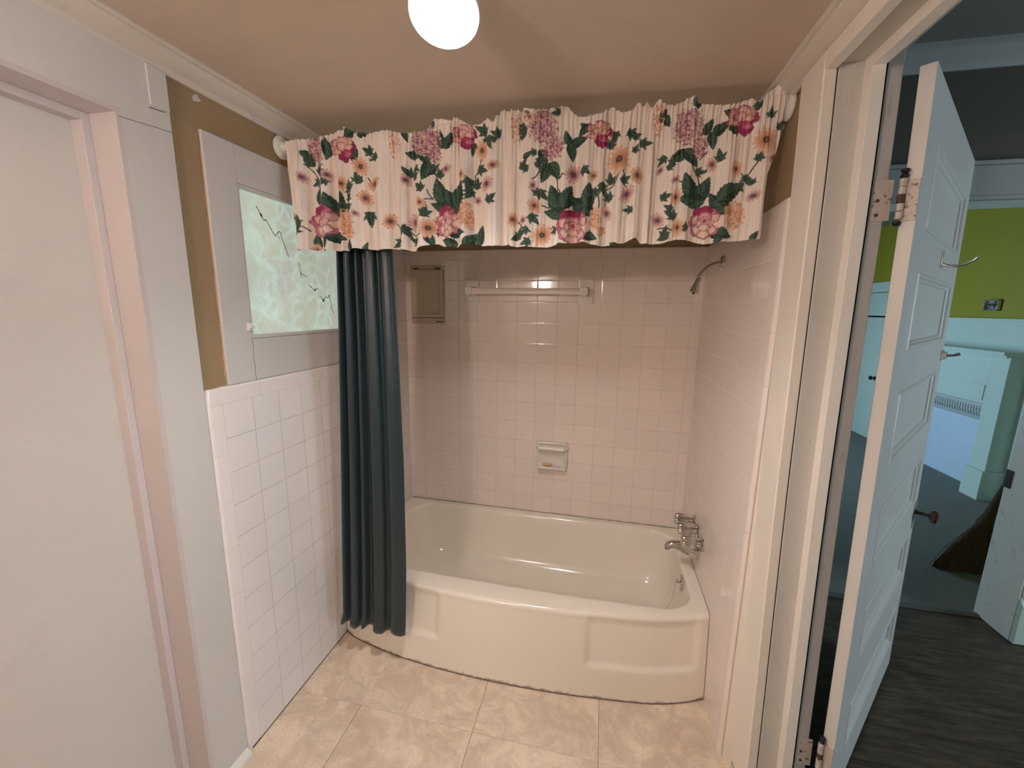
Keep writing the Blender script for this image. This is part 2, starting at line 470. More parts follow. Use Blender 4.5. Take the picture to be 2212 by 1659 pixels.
# left wall: painted wall with a window hole and a door opening
wl = MB()
YJ = -1.377; ZH = 1.908
wl.box(-.15, -.011, -1.0605, .10, 0, 1.388); wl.box(-.15, -.011, -1.0605, .10, 1.841, ZC)
wl.box(-.15, -.011, -.555, .10, 1.388, 1.841)
wl.box(-.15, -.011, -1.255, -1.0605, 0, ZC)
struct(wl.build('wall_left', M_brown))
wl = bpy.data.objects['wall_left']
w2 = MB(); w2.box(-.15, -.003, YJ+.012, -1.2505, 0, 2.046); w2.box(-.15, -.003, -2.20, YJ+.012, ZH+.012, ZC); w2.box(-.15, -.003, YJ+.012, -1.2505, 2.046, ZC)
w2.box(-.15, -.003, -2.95, -2.15, 0, ZC)
w2.build('painted_boarding', M_leftw, wl)
# hairline cracks and a patched corner in the boarding
ck = MB()
ck.box(-.004, -.0022, -1.300, -1.262, 1.952, 1.9535); ck.box(-.004, -.0022, -1.298, -1.2505, 1.970, 1.9715)
ck.box(-.004, -.0022, -1.372, -1.2505, 1.9105, 1.9113)
ck.xf(lambda p: Vector((p.x, p.y, p.z+(p.y+1.26)*.10))).build('hairline_crack', M_dark, wl)
pt = MB(); pt.box(-.004, .001, -1.298, -1.251, 1.955, 2.046); pt.build('patched_corner', M_leftw, wl, bevel=.002)
# tile wainscot, bullnose top and edge
t = MB(); t.box(-.011, 0, -1.1995, .0, 0.0, 1.1936); t.box(-.011, 0, -.455, 0, 1.1936, 1.79)
t.build('tile_wainscot', M_tile_side, wl)
t = MB(); t.prism(cp, lambda p, y: (-p[0], y, 1.1936+p[1]), [-1.1995, -.455]); t.build('cap_tiles', M_cap_yl, wl, smooth=True)
ep = cap_profile(.050, .016, .014)
t = MB(); t.prism(ep, lambda p, z: (-p[0], -1.1995-p[1], z), [0, .3, .6, .9, 1.21]); 
# rounded top corner of the edge column
t.prism(ep, lambda p, z: (-p[0]-max(0, z-1.232)*.3, -1.1995-p[1]*(1-max(0, z-1.225)*8), z), [1.21, 1.225, 1.235, 1.2425])
t.build('edge_tiles', M_cap_zl, wl, smooth=True)
t = MB(); t.box(-.013, .0022, -1.1995, -.70, 0, .006); t.build('floor_caulk', M_white, wl)
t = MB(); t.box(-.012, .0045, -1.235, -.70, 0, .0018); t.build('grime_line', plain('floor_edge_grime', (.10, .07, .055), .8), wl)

# jamb reveal, stop and closed door on the left
tr = MB()
tr.box(-.15, -.0805, YJ-.0178, YJ+.0002, 0, ZH)
tr.box(-.15, -.0805, -2.15, YJ-.0178, ZH-.0178, ZH+.0002)
tr = tr.build('trim_1', M_pink, bevel=.0015); struct(tr)
tr['label'] = 'narrow painted door stop around closed white door at left'
rv = MB(); rv.box(-.150, -.0032, YJ, YJ+.0125, 0, ZH+.0125); rv.box(-.150, -.0032, -2.20, YJ, ZH, ZH+.0125)
rv.build('reveal', M_pink, tr)
d1 = MB(); d1.box(-.15, -.112, -2.15, YJ-.014, 0.01, ZH-.014)
d1 = struct(d1.build('door_1', M_door1, bevel=.002)); d1['label'] = 'closed flush white door at the left with smudges near its foot'
bb = MB()
pf = [(0, 0)]+[(.022*math.cos(a), .022*math.sin(a)) for a in [i/8*math.pi/2 for i in range(9)]]
bb.prism(pf, lambda p, y: (-.003+p[0], y, p[1]), [YJ+.002, -1.2535])
struct(bb.build('baseboard_left', M_white_plastic, smooth=True))

# crown mouldings
crp = [(0, 0), (.006, 0), (.010, .008), (.010, .013), (.018, .017), (.032, .028), (.038, .036), (.040, .040), (.046, .041), (.050, .046), (.050, .050), (0, .050)]
c = MB(); c.prism(crp, lambda p, y: (-.011+p[0]*1.15, y, ZC-.050+p[1]), [-2.9, 0.01]); c = struct(c.build('trim_2', M_crown, smooth=True)); c['label'] = 'chipped white crown moulding along the left wall'
c = MB(); c.prism(crp, lambda p, y: (W+.006-p[0]*1.1, y, ZC-.042+p[1]*.84), [-2.9, 0.01]); c = struct(c.build('trim_3', M_crown, smooth=True)); c['label'] = 'white crown moulding along the right wall above the doorway'
# chip of old paint under the left crown
t = MB(); vs = []
for k in range(9):
    a = 2*math.pi*k/9; r = .010*(.6+.6*random.Random(k).random()); vs.append((-.0095, -1.165+r*1.3*math.cos(a), 2.028+r*math.sin(a)))
t.add(vs+[(-.011, v[1], v[2]) for v in vs], [tuple(range(9)), tuple(range(17, 8, -1))]+[(i, (i+1) % 9, 9+(i+1) % 9, 9+i) for i in range(9)])
t.build('paint_chip', M_pink, wl)

# right wall
wr = MB()
wr.box(1.5605, 1.69, -.905, .145, 0, 2.50)
wr.box(1.5605, 1.69, -2.0, -.905, 2.046, 2.50)
wr.box(1.5605, 1.69, -2.95, -2.0, 0, 2.50)
wr = struct(wr.build('wall_right', M_brown))
t = MB(); t.box(1.5600, 1.64, -.907, -.896, 0, 1.80); t.build('painted_strip', M_casing, wr)
t = MB(); t.box(W, 1.5605, -.8436, .0, 0, 1.738); t.build('tile_surround', M_tile_right, wr)
t = MB(); t.prism(cp, lambda p, y: (W+p[0], y, 1.738+p[1]), [-.8436, 0]); t.build('cap_tiles', M_cap_yr, wr, smooth=True)
ep = cap_profile(.052, .016, .015)
t = MB(); t.prism(ep, lambda p, z: (W+p[0], -.8436-p[1], z), [0, .4, .8, 1.2, 1.6, 1.755])
t.prism(ep, lambda p, z: (W+p[0]+max(0, z-1.775)*.3, -.8436-p[1]*(1-max(0, z-1.768)*8), z), [1.755, 1.768, 1.778, 1.7865])
t.build('edge_tiles', M_cap_zr, wr, smooth=True)
# mitre strip of aged caulk beside the edge tiles
t = MB(); t.box(W+.0095, 1.5605, -.9045, -.8955, 0.0, 1.775); t.build('caulk_line', plain('stained_caulk', (.62, .50, .42), .6), wr)

# door casing, jamb and stop around the doorway on the right (old house: it leans)
YR = -1.0225; YN = -1.86
cz = MB(); cz.box(W-.001, 1.5755, YR, -.9035, 0, 2.060); cz.box(W-.001, 1.5755, -2.0, YR, 2.020, 2.060); cz.box(W-.001, 1.5755, YN-.11, YN, 0, 2.060)
cz.cutz().xf(SH); cz = struct(cz.build('trim_4', M_casing, bevel=.004)); cz['label'] = 'warm white flat door casing beside the tiled right wall'
jb = MB(); jb.box(1.5768, 1.6680, YR, -.93, 0, 2.10); jb.box(1.5768, 1.6680, -1.95, YR, 2.030, 2.10); jb.box(1.5768, 1.668, YN-.09, YN, 0, 2.1)
jb.cutz().xf(SH); jb.build('jamb', M_jamb, cz, bevel=.0015)
st = MB(); st.box(1.6259, 1.6526, YR-.0317, YR, 0, 2.032); st.box(1.6259, 1.6526, -1.86, YR, 2.006, 2.032)
st.cutz().xf(SH); st.build('door_stop', M_casing, cz, bevel=.0015)
rb = MB(); rb.box(1.6725, 1.7015, YR, -.93, 0, 2.10); rb.box(1.6725, 1.7015, -1.95, YR, 2.045, 2.10); rb.box(1.6725, 1.7015, YN-.09, YN, 0, 2.1)
rb.cutz().xf(SH); rb.build('rabbet', M_worn, cz, bevel=.003)
gp = MB(); gp.box(1.667, 1.6735, YR+.003, -.93, 0, 2.06); gp.cutz().xf(SH); gp.build('crevice', M_dark, cz)
ln = MB(); ln.box(1.5756, 1.5766, YR+.0016, -.95, 0, 2.03); ln.cutz().xf(SH); ln.build('joint', M_dark, cz)

# front of the room, behind the camera
struct(MB().box(-.15, 1.69, -2.95, -2.86, 0, 2.5).build('wall_front', M_leftw))

# ------------------------------------------------------------------ window in the left wall
wn = struct(MB().box(-.011, -.003, -1.168, -1.0665, 1.2445, 1.952).build('window_1', M_leftw, bevel=.0015))
wn['label'] = 'small marbled glass window with flat white board surround'
t = MB(); t.box(-.011, -.0035, -1.0660, -.46, 1.8435, 1.952); t.box(-.011, -.0035, -1.0640, -.668, 1.2445, 1.3775); t.box(-.011, -.0038, -.667, -.46, 1.2445, 1.3775); t.box(-.011, -.0035, -.555, -.46, 1.378, 1.8435)
t.build('surround_board', M_leftw, wn, bevel=.0015)
# thin bead round the glass
t = MB()
t.box(-.035, -.0045, -1.0655, -1.0590, 1.3775, 1.8435); t.box(-.035, -.0045, -1.0590, -.555, 1.8325, 1.8430)
t.box(-.035, -.0045, -1.0590, -.555, 1.3785, 1.3900); t.box(-.035, -.0045, -.560, -.555, 1.39, 1.8325)
t.build('sash', M_leftw, wn, bevel=.0012)
# rim of salmon undercoat along the surround edge
t = MB(); rr = random.Random(5)
z = 1.27; pa = []
while z < 1.952: pa.append((z, .002+.005*rr.random()*(1 if z < 1.8 else .6))); z += .007
vs = []; fs = []
for z, w_ in pa: vs += [(-.0105, -1.1670, z), (-.0100, -1.168-w_, z)]
for i in range(len(pa)-1): fs.append((2*i, 2*i+1, 2*i+3, 2*i+2))
t.add(vs, fs); t.build('undercoat_edge', paint('salmon_undercoat', (.55, .30, .20), .5, .2), wn)
t = MB(); t.box(-.022, -.018, -1.060, -.555, 1.388, 1.834)
def crack(pts, w0):
    for (a, b) in zip(pts[:-1], pts[1:]):
        dy, dz = b[0]-a[0], b[1]-a[1]; l = math.hypot(dy, dz); ny, nz = -dz/l*w0, dy/l*w0
        t.add([(-.0177, a[0]+ny, a[1]+nz), (-.0177, a[0]-ny, a[1]-nz), (-.0177, b[0]-ny*.7, b[1]-nz*.7), (-.0177, b[0]+ny*.7, b[1]+nz*.7)], [(0, 1, 2, 3)], 1)
CR = [([(-.987, 1.797), (-.972, 1.775), (-.958, 1.757), (-.950, 1.762), (-.934, 1.739), (-.915, 1.716), (-.903, 1.728), (-.890, 1.733), (-.880, 1.700), (-.868, 1.672), (-.858, 1.655)], .0016),
      ([(-.9705, 1.778), (-.966, 1.768)], .0042), ([(-.905, 1.72), (-.895, 1.71)], .001),
      ([(-.812, 1.640), (-.808, 1.612), (-.805, 1.600), (-.785, 1.594), (-.772, 1.590)], .0013), ([(-.806, 1.606), (-.802, 1.586)], .0016),
      ([(-.765, 1.560), (-.745, 1.548), (-.735, 1.540), (-.722, 1.552), (-.716, 1.545)], .0017),
      ([(-.703, 1.520), (-.694, 1.514), (-.688, 1.500), (-.680, 1.514), (-.668, 1.520), (-.655, 1.515), (-.648, 1.530), (-.640, 1.500), (-.636, 1.470), (-.625, 1.455)], .0018),
      ([(-.688, 1.512), (-.683, 1.502)], .0040), ([(-.735, 1.547), (-.729, 1.541)], .0030)]
for p_, w_ in CR:
    q_ = [p_[0]]; rr = random.Random(len(p_)*7)
    for a, b in zip(p_[:-1], p_[1:]):
        q_.append(((a[0]+b[0])/2+rr.uniform(-.003, .003), (a[1]+b[1])/2+rr.uniform(-.003, .003))); q_.append(b)
    crack(q_, w_*1.05)
M_crackline = plain('dark_marble_vein', (.14, .13, .15), .6)
t.build('glass_pane', [M_pane, M_crackline], wn, fixn=False)
t = MB(); t.box(-.004, .004, -1.082, -1.070, 1.4045, 1.428); t.box(-.002, .010, -1.078, -1.062, 1.412, 1.420); t.lathe([(0, .004), (.006, .004), (.008, .002)], (.003, -1.076, 1.424), (1, 0, 0), 12)
t.build('latch', M_white_plastic, wn, bevel=.0008)

# ------------------------------------------------------------------ bathtub
def front(x):
    return csm(x, [(0, -.700), (.06, -.727), (.15, -.750), (.30, -.778), (.495, -.796), (.70, -.803), (.90, -.799), (1.08, -.787), (1.337, -.757), (1.45, -.728), (1.514, -.703), (1.549, -.687)])
NS = 160; NE = 44
X0, X1 = .002, W-.002
def ring_square():
    """perimeter parameters in [-1,1]^2: front left->right, right, back, left"""
    q = []
    for i in range(NS): q.append((-1+2*i/NS, -1))
    for i in range(NE): q.append((1, -1+2*i/NE))
    for i in range(NS): q.append((1-2*i/NS, 1))
    for i in range(NE): q.append((-1, 1-2*i/NE))
    return q
Q = ring_square()
def outer(fr_off, z, recess=False):
    r = []
    for (a, b) in Q:
        x = X0+(X1-X0)*(a+1)/2
        yf = front(x)+fr_off
        if recess and b == -1:
            d = 0
            for x0, x1 in ((.03, .492), (1.084, 1.515)):
                k = min(max((x-x0)/.022, 0), 1)*min(max((x1-x)/.022, 0), 1); k = k*k*(3-2*k)
                q_ = min(max((z-.120)/.022, 0), 1); zt = q_*q_*(3-2*q_)*min(max((.345-z)/.05, 0), 1)
                d = max(d, k*zt)
            yf += .011*d
        y = yf+(-.002-yf)*(b+1)/2
        r.append((x, y, z))
    return r
def inner(x0, x1, y0, y1, rad, z):
    r = []; hx, hy = (x1-x0)/2, (y1-y0)/2; cx, cy = (x0+x1)/2, (y0+y1)/2
    for (a, b) in Q:
        px, py = a*hx, b*hy
        qx = min(max(px, -hx+rad), hx-rad); qy = min(max(py, -hy+rad), hy-rad)
        dx, dy = px-qx, py-qy; l = math.hypot(dx, dy)
        if abs(dx) > 1e-9 and abs(dy) > 1e-9: px, py = qx+dx/l*rad, qy+dy/l*rad
        bow = 0
        if b == -1: bow = -.018*(1-(2*(cx+px-x0)/(x1-x0)-1)**2)+.006
        r.append((cx+px, cy+py+bow, z))
    return r
RZ = .340
rings = []
for z in (0, .012): rings.append(outer(0.0+.036*z/.30, z))
for z in [.02+.00625*i for i in range(48)]: rings.append(outer(.036*z/.30, z, True))
rings += [outer(.0368, .320, True), outer(.0385, .328, True), outer(.042, .334, True), outer(.048, .3385), outer(.056, RZ), outer(.068, RZ+.0005)]
rings += [inner(.052, 1.513, -.668, -.030, .135, RZ+.0005), inner(.062, 1.504, -.654, -.041, .132, RZ-.001), inner(.067, 1.4995, -.647, -.046, .130, RZ-.005),
          inner(.071, 1.4975, -.642, -.050, .128, RZ-.012), inner(.076, 1.4965, -.637, -.055, .125, .310), inner(.088, 1.494, -.628, -.062, .12, .26),
          inner(.105, 1.489, -.616, -.072, .115, .20), inner(.130, 1.481, -.602, -.085, .11, .14), inner(.160, 1.468, -.586, -.100, .105, .095),
          inner(.195, 1.450, -.568, -.120, .10, .068), inner(.24, 1.42, -.545, -.145, .09, .055), inner(.32, 1.36, -.50, -.19, .07, .050), inner(.5, 1.2, -.42, -.27, .04, .047)]
n = len(Q); tb = MB(); vs = [p for r in rings for p in r]; fs = []
for k in range(len(rings)-1):
    for i in range(n):
        j = (i+1) % n; fs.append((k*n+i, k*n+j, (k+1)*n+j, (k+1)*n+i))
fs.append(tuple((len(rings)-1)*n+i for i in range(n)))
tb.add(vs, fs)
tub = thing('bathtub', 'white enamelled bathtub with a bowed apron between the tiled walls', 'bathtub', (.775, -.40, 0))
tb.build('tub_body', M_enamel, tub, smooth=True, fixn=False)
t = MB(); rr = random.Random(12)
pts = [(x, front(x)-.0005, .002) for x in np.linspace(.004, 1.545, 90)]
t.tube(pts, [.0018+rr.uniform(0, .0006) for _ in pts], 6); t.build('foot_sealant', plain('dark_foot_sealant', (.20, .135, .10), .8, bs=.4, bscale=60, var=.5), tub)
# grimy sealant where the rim meets the tiles
t = MB(); rr = random.Random(2)
pts = [(x, -.0035, RZ+.001+rr.uniform(0, .002)) for x in np.linspace(.01, 1.54, 60)]
t.tube(pts, [.0010+rr.uniform(0, .0010) for _ in pts], 6)
t.build('sealant', plain('grimy_sealant', (.26, .18, .145), .8, bs=.4, bscale=60, var=.5), tub)
OV = Vector((1.4915, -.385, .284))
t = MB(); ax = Vector((-1, 0, .06))
t.lathe([(-.004, .034), (.001, .036), (.004, .034), (.006, .026), (.007, .008)], OV, ax, 40)
plate = t.build('overflow_plate', M_chrome, tub, smooth=True)
t = MB(); t.box(OV.x-.022, OV.x-.006, OV.y-.003, OV.y+.003, OV.z-.003, OV.z+.003); t.lathe([(0, .005), (.006, .006), (.010, .003)], (OV.x-.018, OV.y, OV.z+.004), (-.3, 0, 1), 14)
for dy in (-.012, .012): t.lathe([(0, .003), (.002, .002)], OV+Vector((-.006, dy, -.012)), ax, 10)
t.build('overflow_lever', M_chrome, plate, bevel=.0008)
t = MB(); pts = [(OV.x-.020, OV.y, OV.z-.001), (OV.x-.030, OV.y+.002, OV.z-.09), (OV.x-.045, OV.y+.01, .14), (OV.x-.07, OV.y+.02, .066)]
nb = 46
for i in range(nb):
    u = i/(nb-1)*3; k = min(int(u), 2); f = u-k
    p = Vector(pts[k]).lerp(Vector(pts[k+1]), f)
    t.lathe([(-.0016, .0005), (0, .0016), (.0016, .0005)], p, (0, 0, 1), 6)
t.tube(pts, .0007, 5); t.build('stopper_chain', M_steel, plate)
t = MB(); t.lathe([(0, .026), (.004, .026), (.006, .018)], (OV.x-.085, -.385, .049), (0, 0, 1), 24); t.build('drain', M_chrome, tub, smooth=True)

# ------------------------------------------------------------------ tub filler: three fluted handles and a spout
fc = thing('tub_faucet', 'chrome three-handle tub faucet with short spout on the right tiled wall', 'faucet', (W, -.36, .50))
for y, z in ((-.272, .531), (-.356, .527), (-.448, .519)):
    t = MB(); t.lathe([(-.002, .030), (.003, .031), (.006, .029), (.010, .016), (.028, .013), (.032, .012)], (W, y, z), (-1, 0, .02), 32)
    fl = t.build('flange', M_chrome, fc, smooth=True)
    t = MB(); t.lathe([(.026, .012), (.030, .024), (.035, .0275), (.055, .0275), (.074, .0262), (.083, .0240), (.088, .017), (.089, .002)], (W, y, z), (-1, 0, .02), 96, flute=12, fl=.17)
    t.build('fluted_handle', M_chrome, fc, smooth=True)
t = MB()
sp = [(W+.002, -.378, .437, .031), (1.540, -.378, .438, .0305), (1.515, -.378, .444, .027), (1.485, -.378, .455, .0225), (1.460, -.378, .461, .0195), (1.440, -.378, .4615, .0175), (1.428, -.378, .456, .0160), (1.4225, -.378, .446, .0145), (1.421, -.378, .437, .0135)]
t.tube([p[:3] for p in sp], [p[3] for p in sp], 24)
t.build('spout', M_chrome, fc, smooth=True)

# ------------------------------------------------------------------ shower head
sh = thing('shower_fixture', 'chrome shower head on a bent arm high on the right tiled wall', 'shower head', (W, -.31, 1.6775))
t = MB(); t.lathe([(-.001, .028), (.004, .030), (.009, .027), (.013, .018), (.014, .010)], (W, -.31, 1.6775), (-1, 0, 0), 36); t.build('flange', M_chrome, sh, smooth=True)
t = MB(); pts = [(W, -.31, 1.677), (1.535, -.31, 1.677), (1.520, -.31, 1.6745), (1.505, -.31, 1.668), (1.492, -.31, 1.660), (1.480, -.31, 1.649), (1.470, -.31, 1.637), (1.463, -.31, 1.627)]
t.tube(pts, .0090, 18); t.build('arm', M_chrome, sh, smooth=True)
t = MB(); d = Vector((-.016, 0, -.062)).normalized(); p0 = Vector((1.4645, -.31, 1.630))
t.lathe([(0, .0105), (.002, .0125), (.006, .0125), (.008, .010), (.010, .0075), (.013, .0100), (.018, .0110), (.020, .0085), (.022, .0085)], p0, d, 24); t.build('swivel_nut', M_chrome, sh, smooth=True)
t = MB(); t.lathe([(.021, .0085), (.024, .0100), (.040, .0125), (.060, .0160), (.066, .0185), (.070, .0190), (.0715, .0175), (.0700, .0150)], p0, d, 32); hd = t.build('spray_head', M_chrome, sh, smooth=True)
t = MB(); t.lathe([(.068, .006), (.077, .0055), (.078, .003)], p0, d, 16); t.build('spray_nozzle', M_black, hd, smooth=True)

# ------------------------------------------------------------------ towel bar
tw = thing('towel_bar', 'white towel bar with ceramic posts on the back tiled wall', 'towel bar', (.69, 0, 1.575))
for x0, x1, z0, z1 in ((.349, .426, 1.518, 1.632), (.954, 1.032, 1.513, 1.637)):
    t = MB(); t.box(x0, x1, -.011, .001, z0, z1); pl_ = t.build('wall_plate', M_ceramic, tw, bevel=.005, seg=3)
    cx = (x0+x1)/2; cx = x1-.030 if x0 < .5 else x0+.034
    t = MB(); t.prism([(-.019, -.024), (.019, -.024), (.024, -.012), (.024, .012), (.019, .024), (-.019, .024), (-.024, .012), (-.024, -.012)],
                      lambda p, y: (cx+p[0]*(1 if y > -.03 else .82 if y > -.06 else .78), y, 1.572+p[1]*(1.15 if y > -.02 else .9 if y > -.06 else .85)), [-.008, -.02, -.045, -.070, -.092, -.098])
    t.build('post', M_ceramic, pl_, bevel=.004, seg=3)
t = MB(); t.prism([(-.011, -.0155), (.011, -.0155), (.0125, 0), (.008, .0155), (-.008, .0155), (-.0125, 0)], lambda p, x: (x, -.080+p[0], 1.571+p[1]), [.395, .985]); t.build('bar', M_bar, tw, bevel=.0035, seg=3)

# ------------------------------------------------------------------ soap dish and a sliver of soap
sd = thing('soap_dish', 'white ceramic soap dish with grab ledge set in the back tiled wall', 'soap dish', (.849, 0, .69))
t = MB(); cx, cz_ = .849, .693; hw, hh = .086, .074
def rrect(hw, hh, r, n=6):
    o = []
    for sx, sy, a0 in ((1, 1, 0), (-1, 1, 90), (-1, -1, 180), (1, -1, 270)):
        for k in range(n+1):
            a = math.radians(a0+90*k/n); o.append((sx*(hw-r)+r*math.cos(a), sy*(hh-r)+r*math.sin(a)))
    return o
lv = [(hw, hh, .012, .001), (hw, hh, .012, -.012), (hw-.003, hh-.003, .012, -.018), (hw-.009, hh-.009, .010, -.020), (hw-.014, hh-.014, .010, -.016), (hw-.019, hh-.019, .012, -.006), (hw-.026, hh-.028, .012, -.003)]
vs = []; fs = []
for a, b_, r, y in lv: vs += [(cx+p[0], y, cz_+p[1]) for p in rrect(a, b_, r)]
nn = 28
for k in range(len(lv)-1):
    for i in range(nn): j = (i+1) % nn; fs.append((k*nn+i, k*nn+j, (k+1)*nn+j, (k+1)*nn+i))
fs.append(tuple((len(lv)-1)*nn+i for i in range(nn)))
t.add(vs, fs); t.build('recess', M_ceramic, sd, smooth=True, fixn=False)
t = MB(); t.tube([(cx-.074, -.006, .742), (cx-.073, -.028, .740), (cx-.066, -.040, .739), (cx+.066, -.040, .739), (cx+.073, -.028, .740), (cx+.074, -.006, .742)], .0145, 16); t.build('grab_ledge', M_ceramic, sd, smooth=True)
t = MB()
t.prism([(0, 0), (-.044, 0), (-.050, .004), (-.050, .014), (-.045, .016), (-.041, .010), (0, .008)], lambda p, x: (cx+x, p[0]-.006, .622+p[1]), [-.081, -.078, .078, .081])
tray = t.build('tray', M_ceramic, sd, bevel=.003, seg=2)
for i in range(5):
    t = MB(); t.tube([(cx-.044+.022*i, -.008, .6335), (cx-.044+.022*i, -.036, .6325)], .0032, 10); t.build('ridge', M_ceramic, tray, smooth=True)
t = MB(); t.box(cx-.050, cx+.006, -.034, -.014, .6362, .6440); tag(t.build('soap_bar', M_soap, bevel=.0035, seg=3, org=(cx-.022, -.024, .64)), 'thin worn sliver of orange soap lying in the ceramic soap dish', 'soap')

t = MB(); t.box(cx-.078, cx+.078, -.036, -.003, .735, .752); t.build('ledge_top', M_ceramic, sd, bevel=.006, seg=3)
# ------------------------------------------------------------------ small metal recessed cabinet
rc = thing('recessed_cabinet', 'small painted metal cabinet with embossed door in the back tiled wall', 'cabinet', (.131, 0, 1.55))
M_oldcream = paint('old_cream_enamel', (.60, .50, .38), .35, .35, (.20, .13, .08), scale=22)
t = MB(); t.box(.032, .231, -.004, .002, 1.3925, 1.7085); t.build('cabinet_frame', M_oldcream, rc, bevel=.002)
t = MB(); cx, cz_ = .131, 1.5570
lv = [(.094, .129, .010, -.003), (.094, .129, .010, -.010), (.0915, .1265, .010, -.0125), (.080, .114, .016, -.0125), (.076, .110, .018, -.0085), (.060, .095, .018, -.0075)]
vs = []; fs = []
for a, b_, r, y in lv: vs += [(cx+p[0], y, cz_+p[1]) for p in rrect(a, b_, r)]
for k in range(len(lv)-1):
    for i in range(nn): j = (i+1) % nn; fs.append((k*nn+i, k*nn+j, (k+1)*nn+j, (k+1)*nn+i))
fs.append(tuple((len(lv)-1)*nn+i for i in range(nn)))
t.add(vs, fs); dr = t.build('door', M_oldcream, rc, smooth=True, fixn=False)
M_rust = plain('rusty_hinge', (.10, .05, .03), .8, var=.4)
for x in (.068, .195):
    t = MB(); t.lathe([(-.012, .0035), (.012, .0035)], (x, -.011, 1.6905), (1, 0, 0), 12); t.build('hinge', M_rust, rc, smooth=True)
t = MB(); t.box(.180, .222, -.0065, -.003, 1.4035, 1.4085); t.build('latch', M_rust, rc, bevel=.001)
gl = MB(); gl.box(.0365, .2255, -.0045, -.0038, 1.4245, 1.4285); gl.box(.2240, .2262, -.0045, -.0038, 1.428, 1.68); gl.build('rust_gap', M_rust, rc)

# ------------------------------------------------------------------ ceiling flood bulb
LC = Vector((.7785, -1.369, 2.0085)); LA = Vector((.08, -.36, -.92)).normalized()
BASE = LC-LA*.118
cl = thing('ceiling_light', 'bare round flood bulb glowing under the beige ceiling', 'light', (BASE.x, BASE.y, ZC))
t = MB(); t.lathe([(0, .050), (.006, .050), (.012, .040), (.014, .018)], (BASE.x, BASE.y, ZC), (0, 0, -1), 40); t.build('lamp_holder', M_white_plastic, cl, smooth=True)
t = MB(); t.lathe([(-.014, .016), (.020, .021), (.030, .022)], BASE, LA, 30); t.build('socket', M_white_plastic, cl, smooth=True)
t = MB(); t.lathe([(.022, .019), (.040, .022), (.060, .036), (.085, .056), (.104, .0640), (.112, .0650), (.1165, .0640), (.1165, .0600)], BASE, LA, 56); t.build('bulb_body', plain('frosted_bulb_glass', (.80, .74, .66), .2, .5, .02), cl, smooth=True)
t = MB(); t.lathe([(.1150, .0612), (.1175, .0590), (.1210, .045), (.1235, .025), (.1240, .004)], BASE, LA, 56); t.build('bulb_lens', M_flood, cl, smooth=True)

sd_ = bpy.data.lights.new('flood_beam', 'SPOT'); sd_.energy = FLOOD_BEAM; sd_.color = FLOOD_COL; sd_.spot_size = math.radians(125); sd_.spot_blend = 1.0; sd_.shadow_soft_size = .05
so = bpy.data.objects.new('flood_beam', sd_); COL.objects.link(so); so.location = LC+LA*.022
so.rotation_euler = Vector((.0, .10, -1)).to_track_quat('-Z', 'Y').to_euler()

# vanity globe on the wall behind the camera, seen only as reflections in the glaze
vg = thing('vanity_light', 'white globe light on the wall facing the bathtub', 'light', (.36, -2.86, 1.77))
t = MB(); t.lathe([(0, .06), (.012, .06), (.018, .045), (.10, .03)], (.36, -2.86, 1.77), (0, 1, 0), 32); t.build('wall_plate', M_chrome, vg, smooth=True)
t = MB(); pr = [(.09+.055*(1-math.cos(a)), max(.055*math.sin(a), .002)) for a in [i/16*math.pi for i in range(17)]]
t.lathe(pr, (.36, -2.86, 1.77), (0, 1, 0), 32); t.build('globe', M_globe, vg, smooth=True)

# ------------------------------------------------------------------ rods, shower curtain, valance
def rod_y(x): return -.867+.043*x
def rod_z(x): return 2.008+.0215*x
rd = thing('curtain_rod', 'white tension rod with round end flanges carrying the floral valance', 'curtain rod', (0, rod_y(0), rod_z(0)))
t = MB(); t.tube([(.004, rod_y(0), rod_z(0)), (W-.004, rod_y(W), rod_z(W))], .0115, 20); t.build('rod', M_white_plastic, rd, smooth=True)
for x, s_ in ((-.009, 1), (W+.009, -1)):
    t = MB(); t.lathe([(0, .036), (.005, .037), (.008, .035), (.013, .031), (.016, .020), (.030, .0145), (.034, .0125)], (x, rod_y(x), rod_z(x)), (s_, 0, 0), 36)
    t.build('end_flange', M_white_plastic, rd, smooth=True)
r2_ = thing('shower_rod', 'thin white rod behind the valance holding the dark curtain', 'curtain rod', (0, -.827, 1.985))
t = MB(); t.tube([(-.010, rod_y(0)+.040, 1.985), (W+.0105, rod_y(W)+.040, 2.005)], .0085, 16); t.build('rod', M_white_plastic, r2_, smooth=True)

cx_l = [(.0, .062), (.17, .064), (.21, .079), (.60, .100), (1.0, .122), (1.42, .142), (1.68, .150), (1.98, .165)]
cx_r = [(0, .356), (.17, .360), (.20, .363), (.45, .374), (.90, .379), (1.26, .375), (1.67, .366), (1.98, .355)]
rr = random.Random(11)
FK = [(.00, -.2), (.06, .9), (.125, -.9), (.18, .8), (.26, .9), (.315, -.9), (.35, .5), (.40, .6), (.445, -1), (.50, -.8), (.55, .9), (.66, .7), (.72, -.5), (.78, -.2), (.86, .95), (.93, .7), (1.0, -.3)]
def cfold(u, z):
    a = csm(u, FK)
    top = min(max((1.98-z)/.35, 0), 1)
    g = .25*math.sin(u*95+1.0)*(1-top)
    a = math.copysign(abs(a)**.62, a)
    return a*(.35+.65*top)+g+.10*math.sin(u*23+z*2.1)
nu, nz = 300, 90; vs = []; fs = []
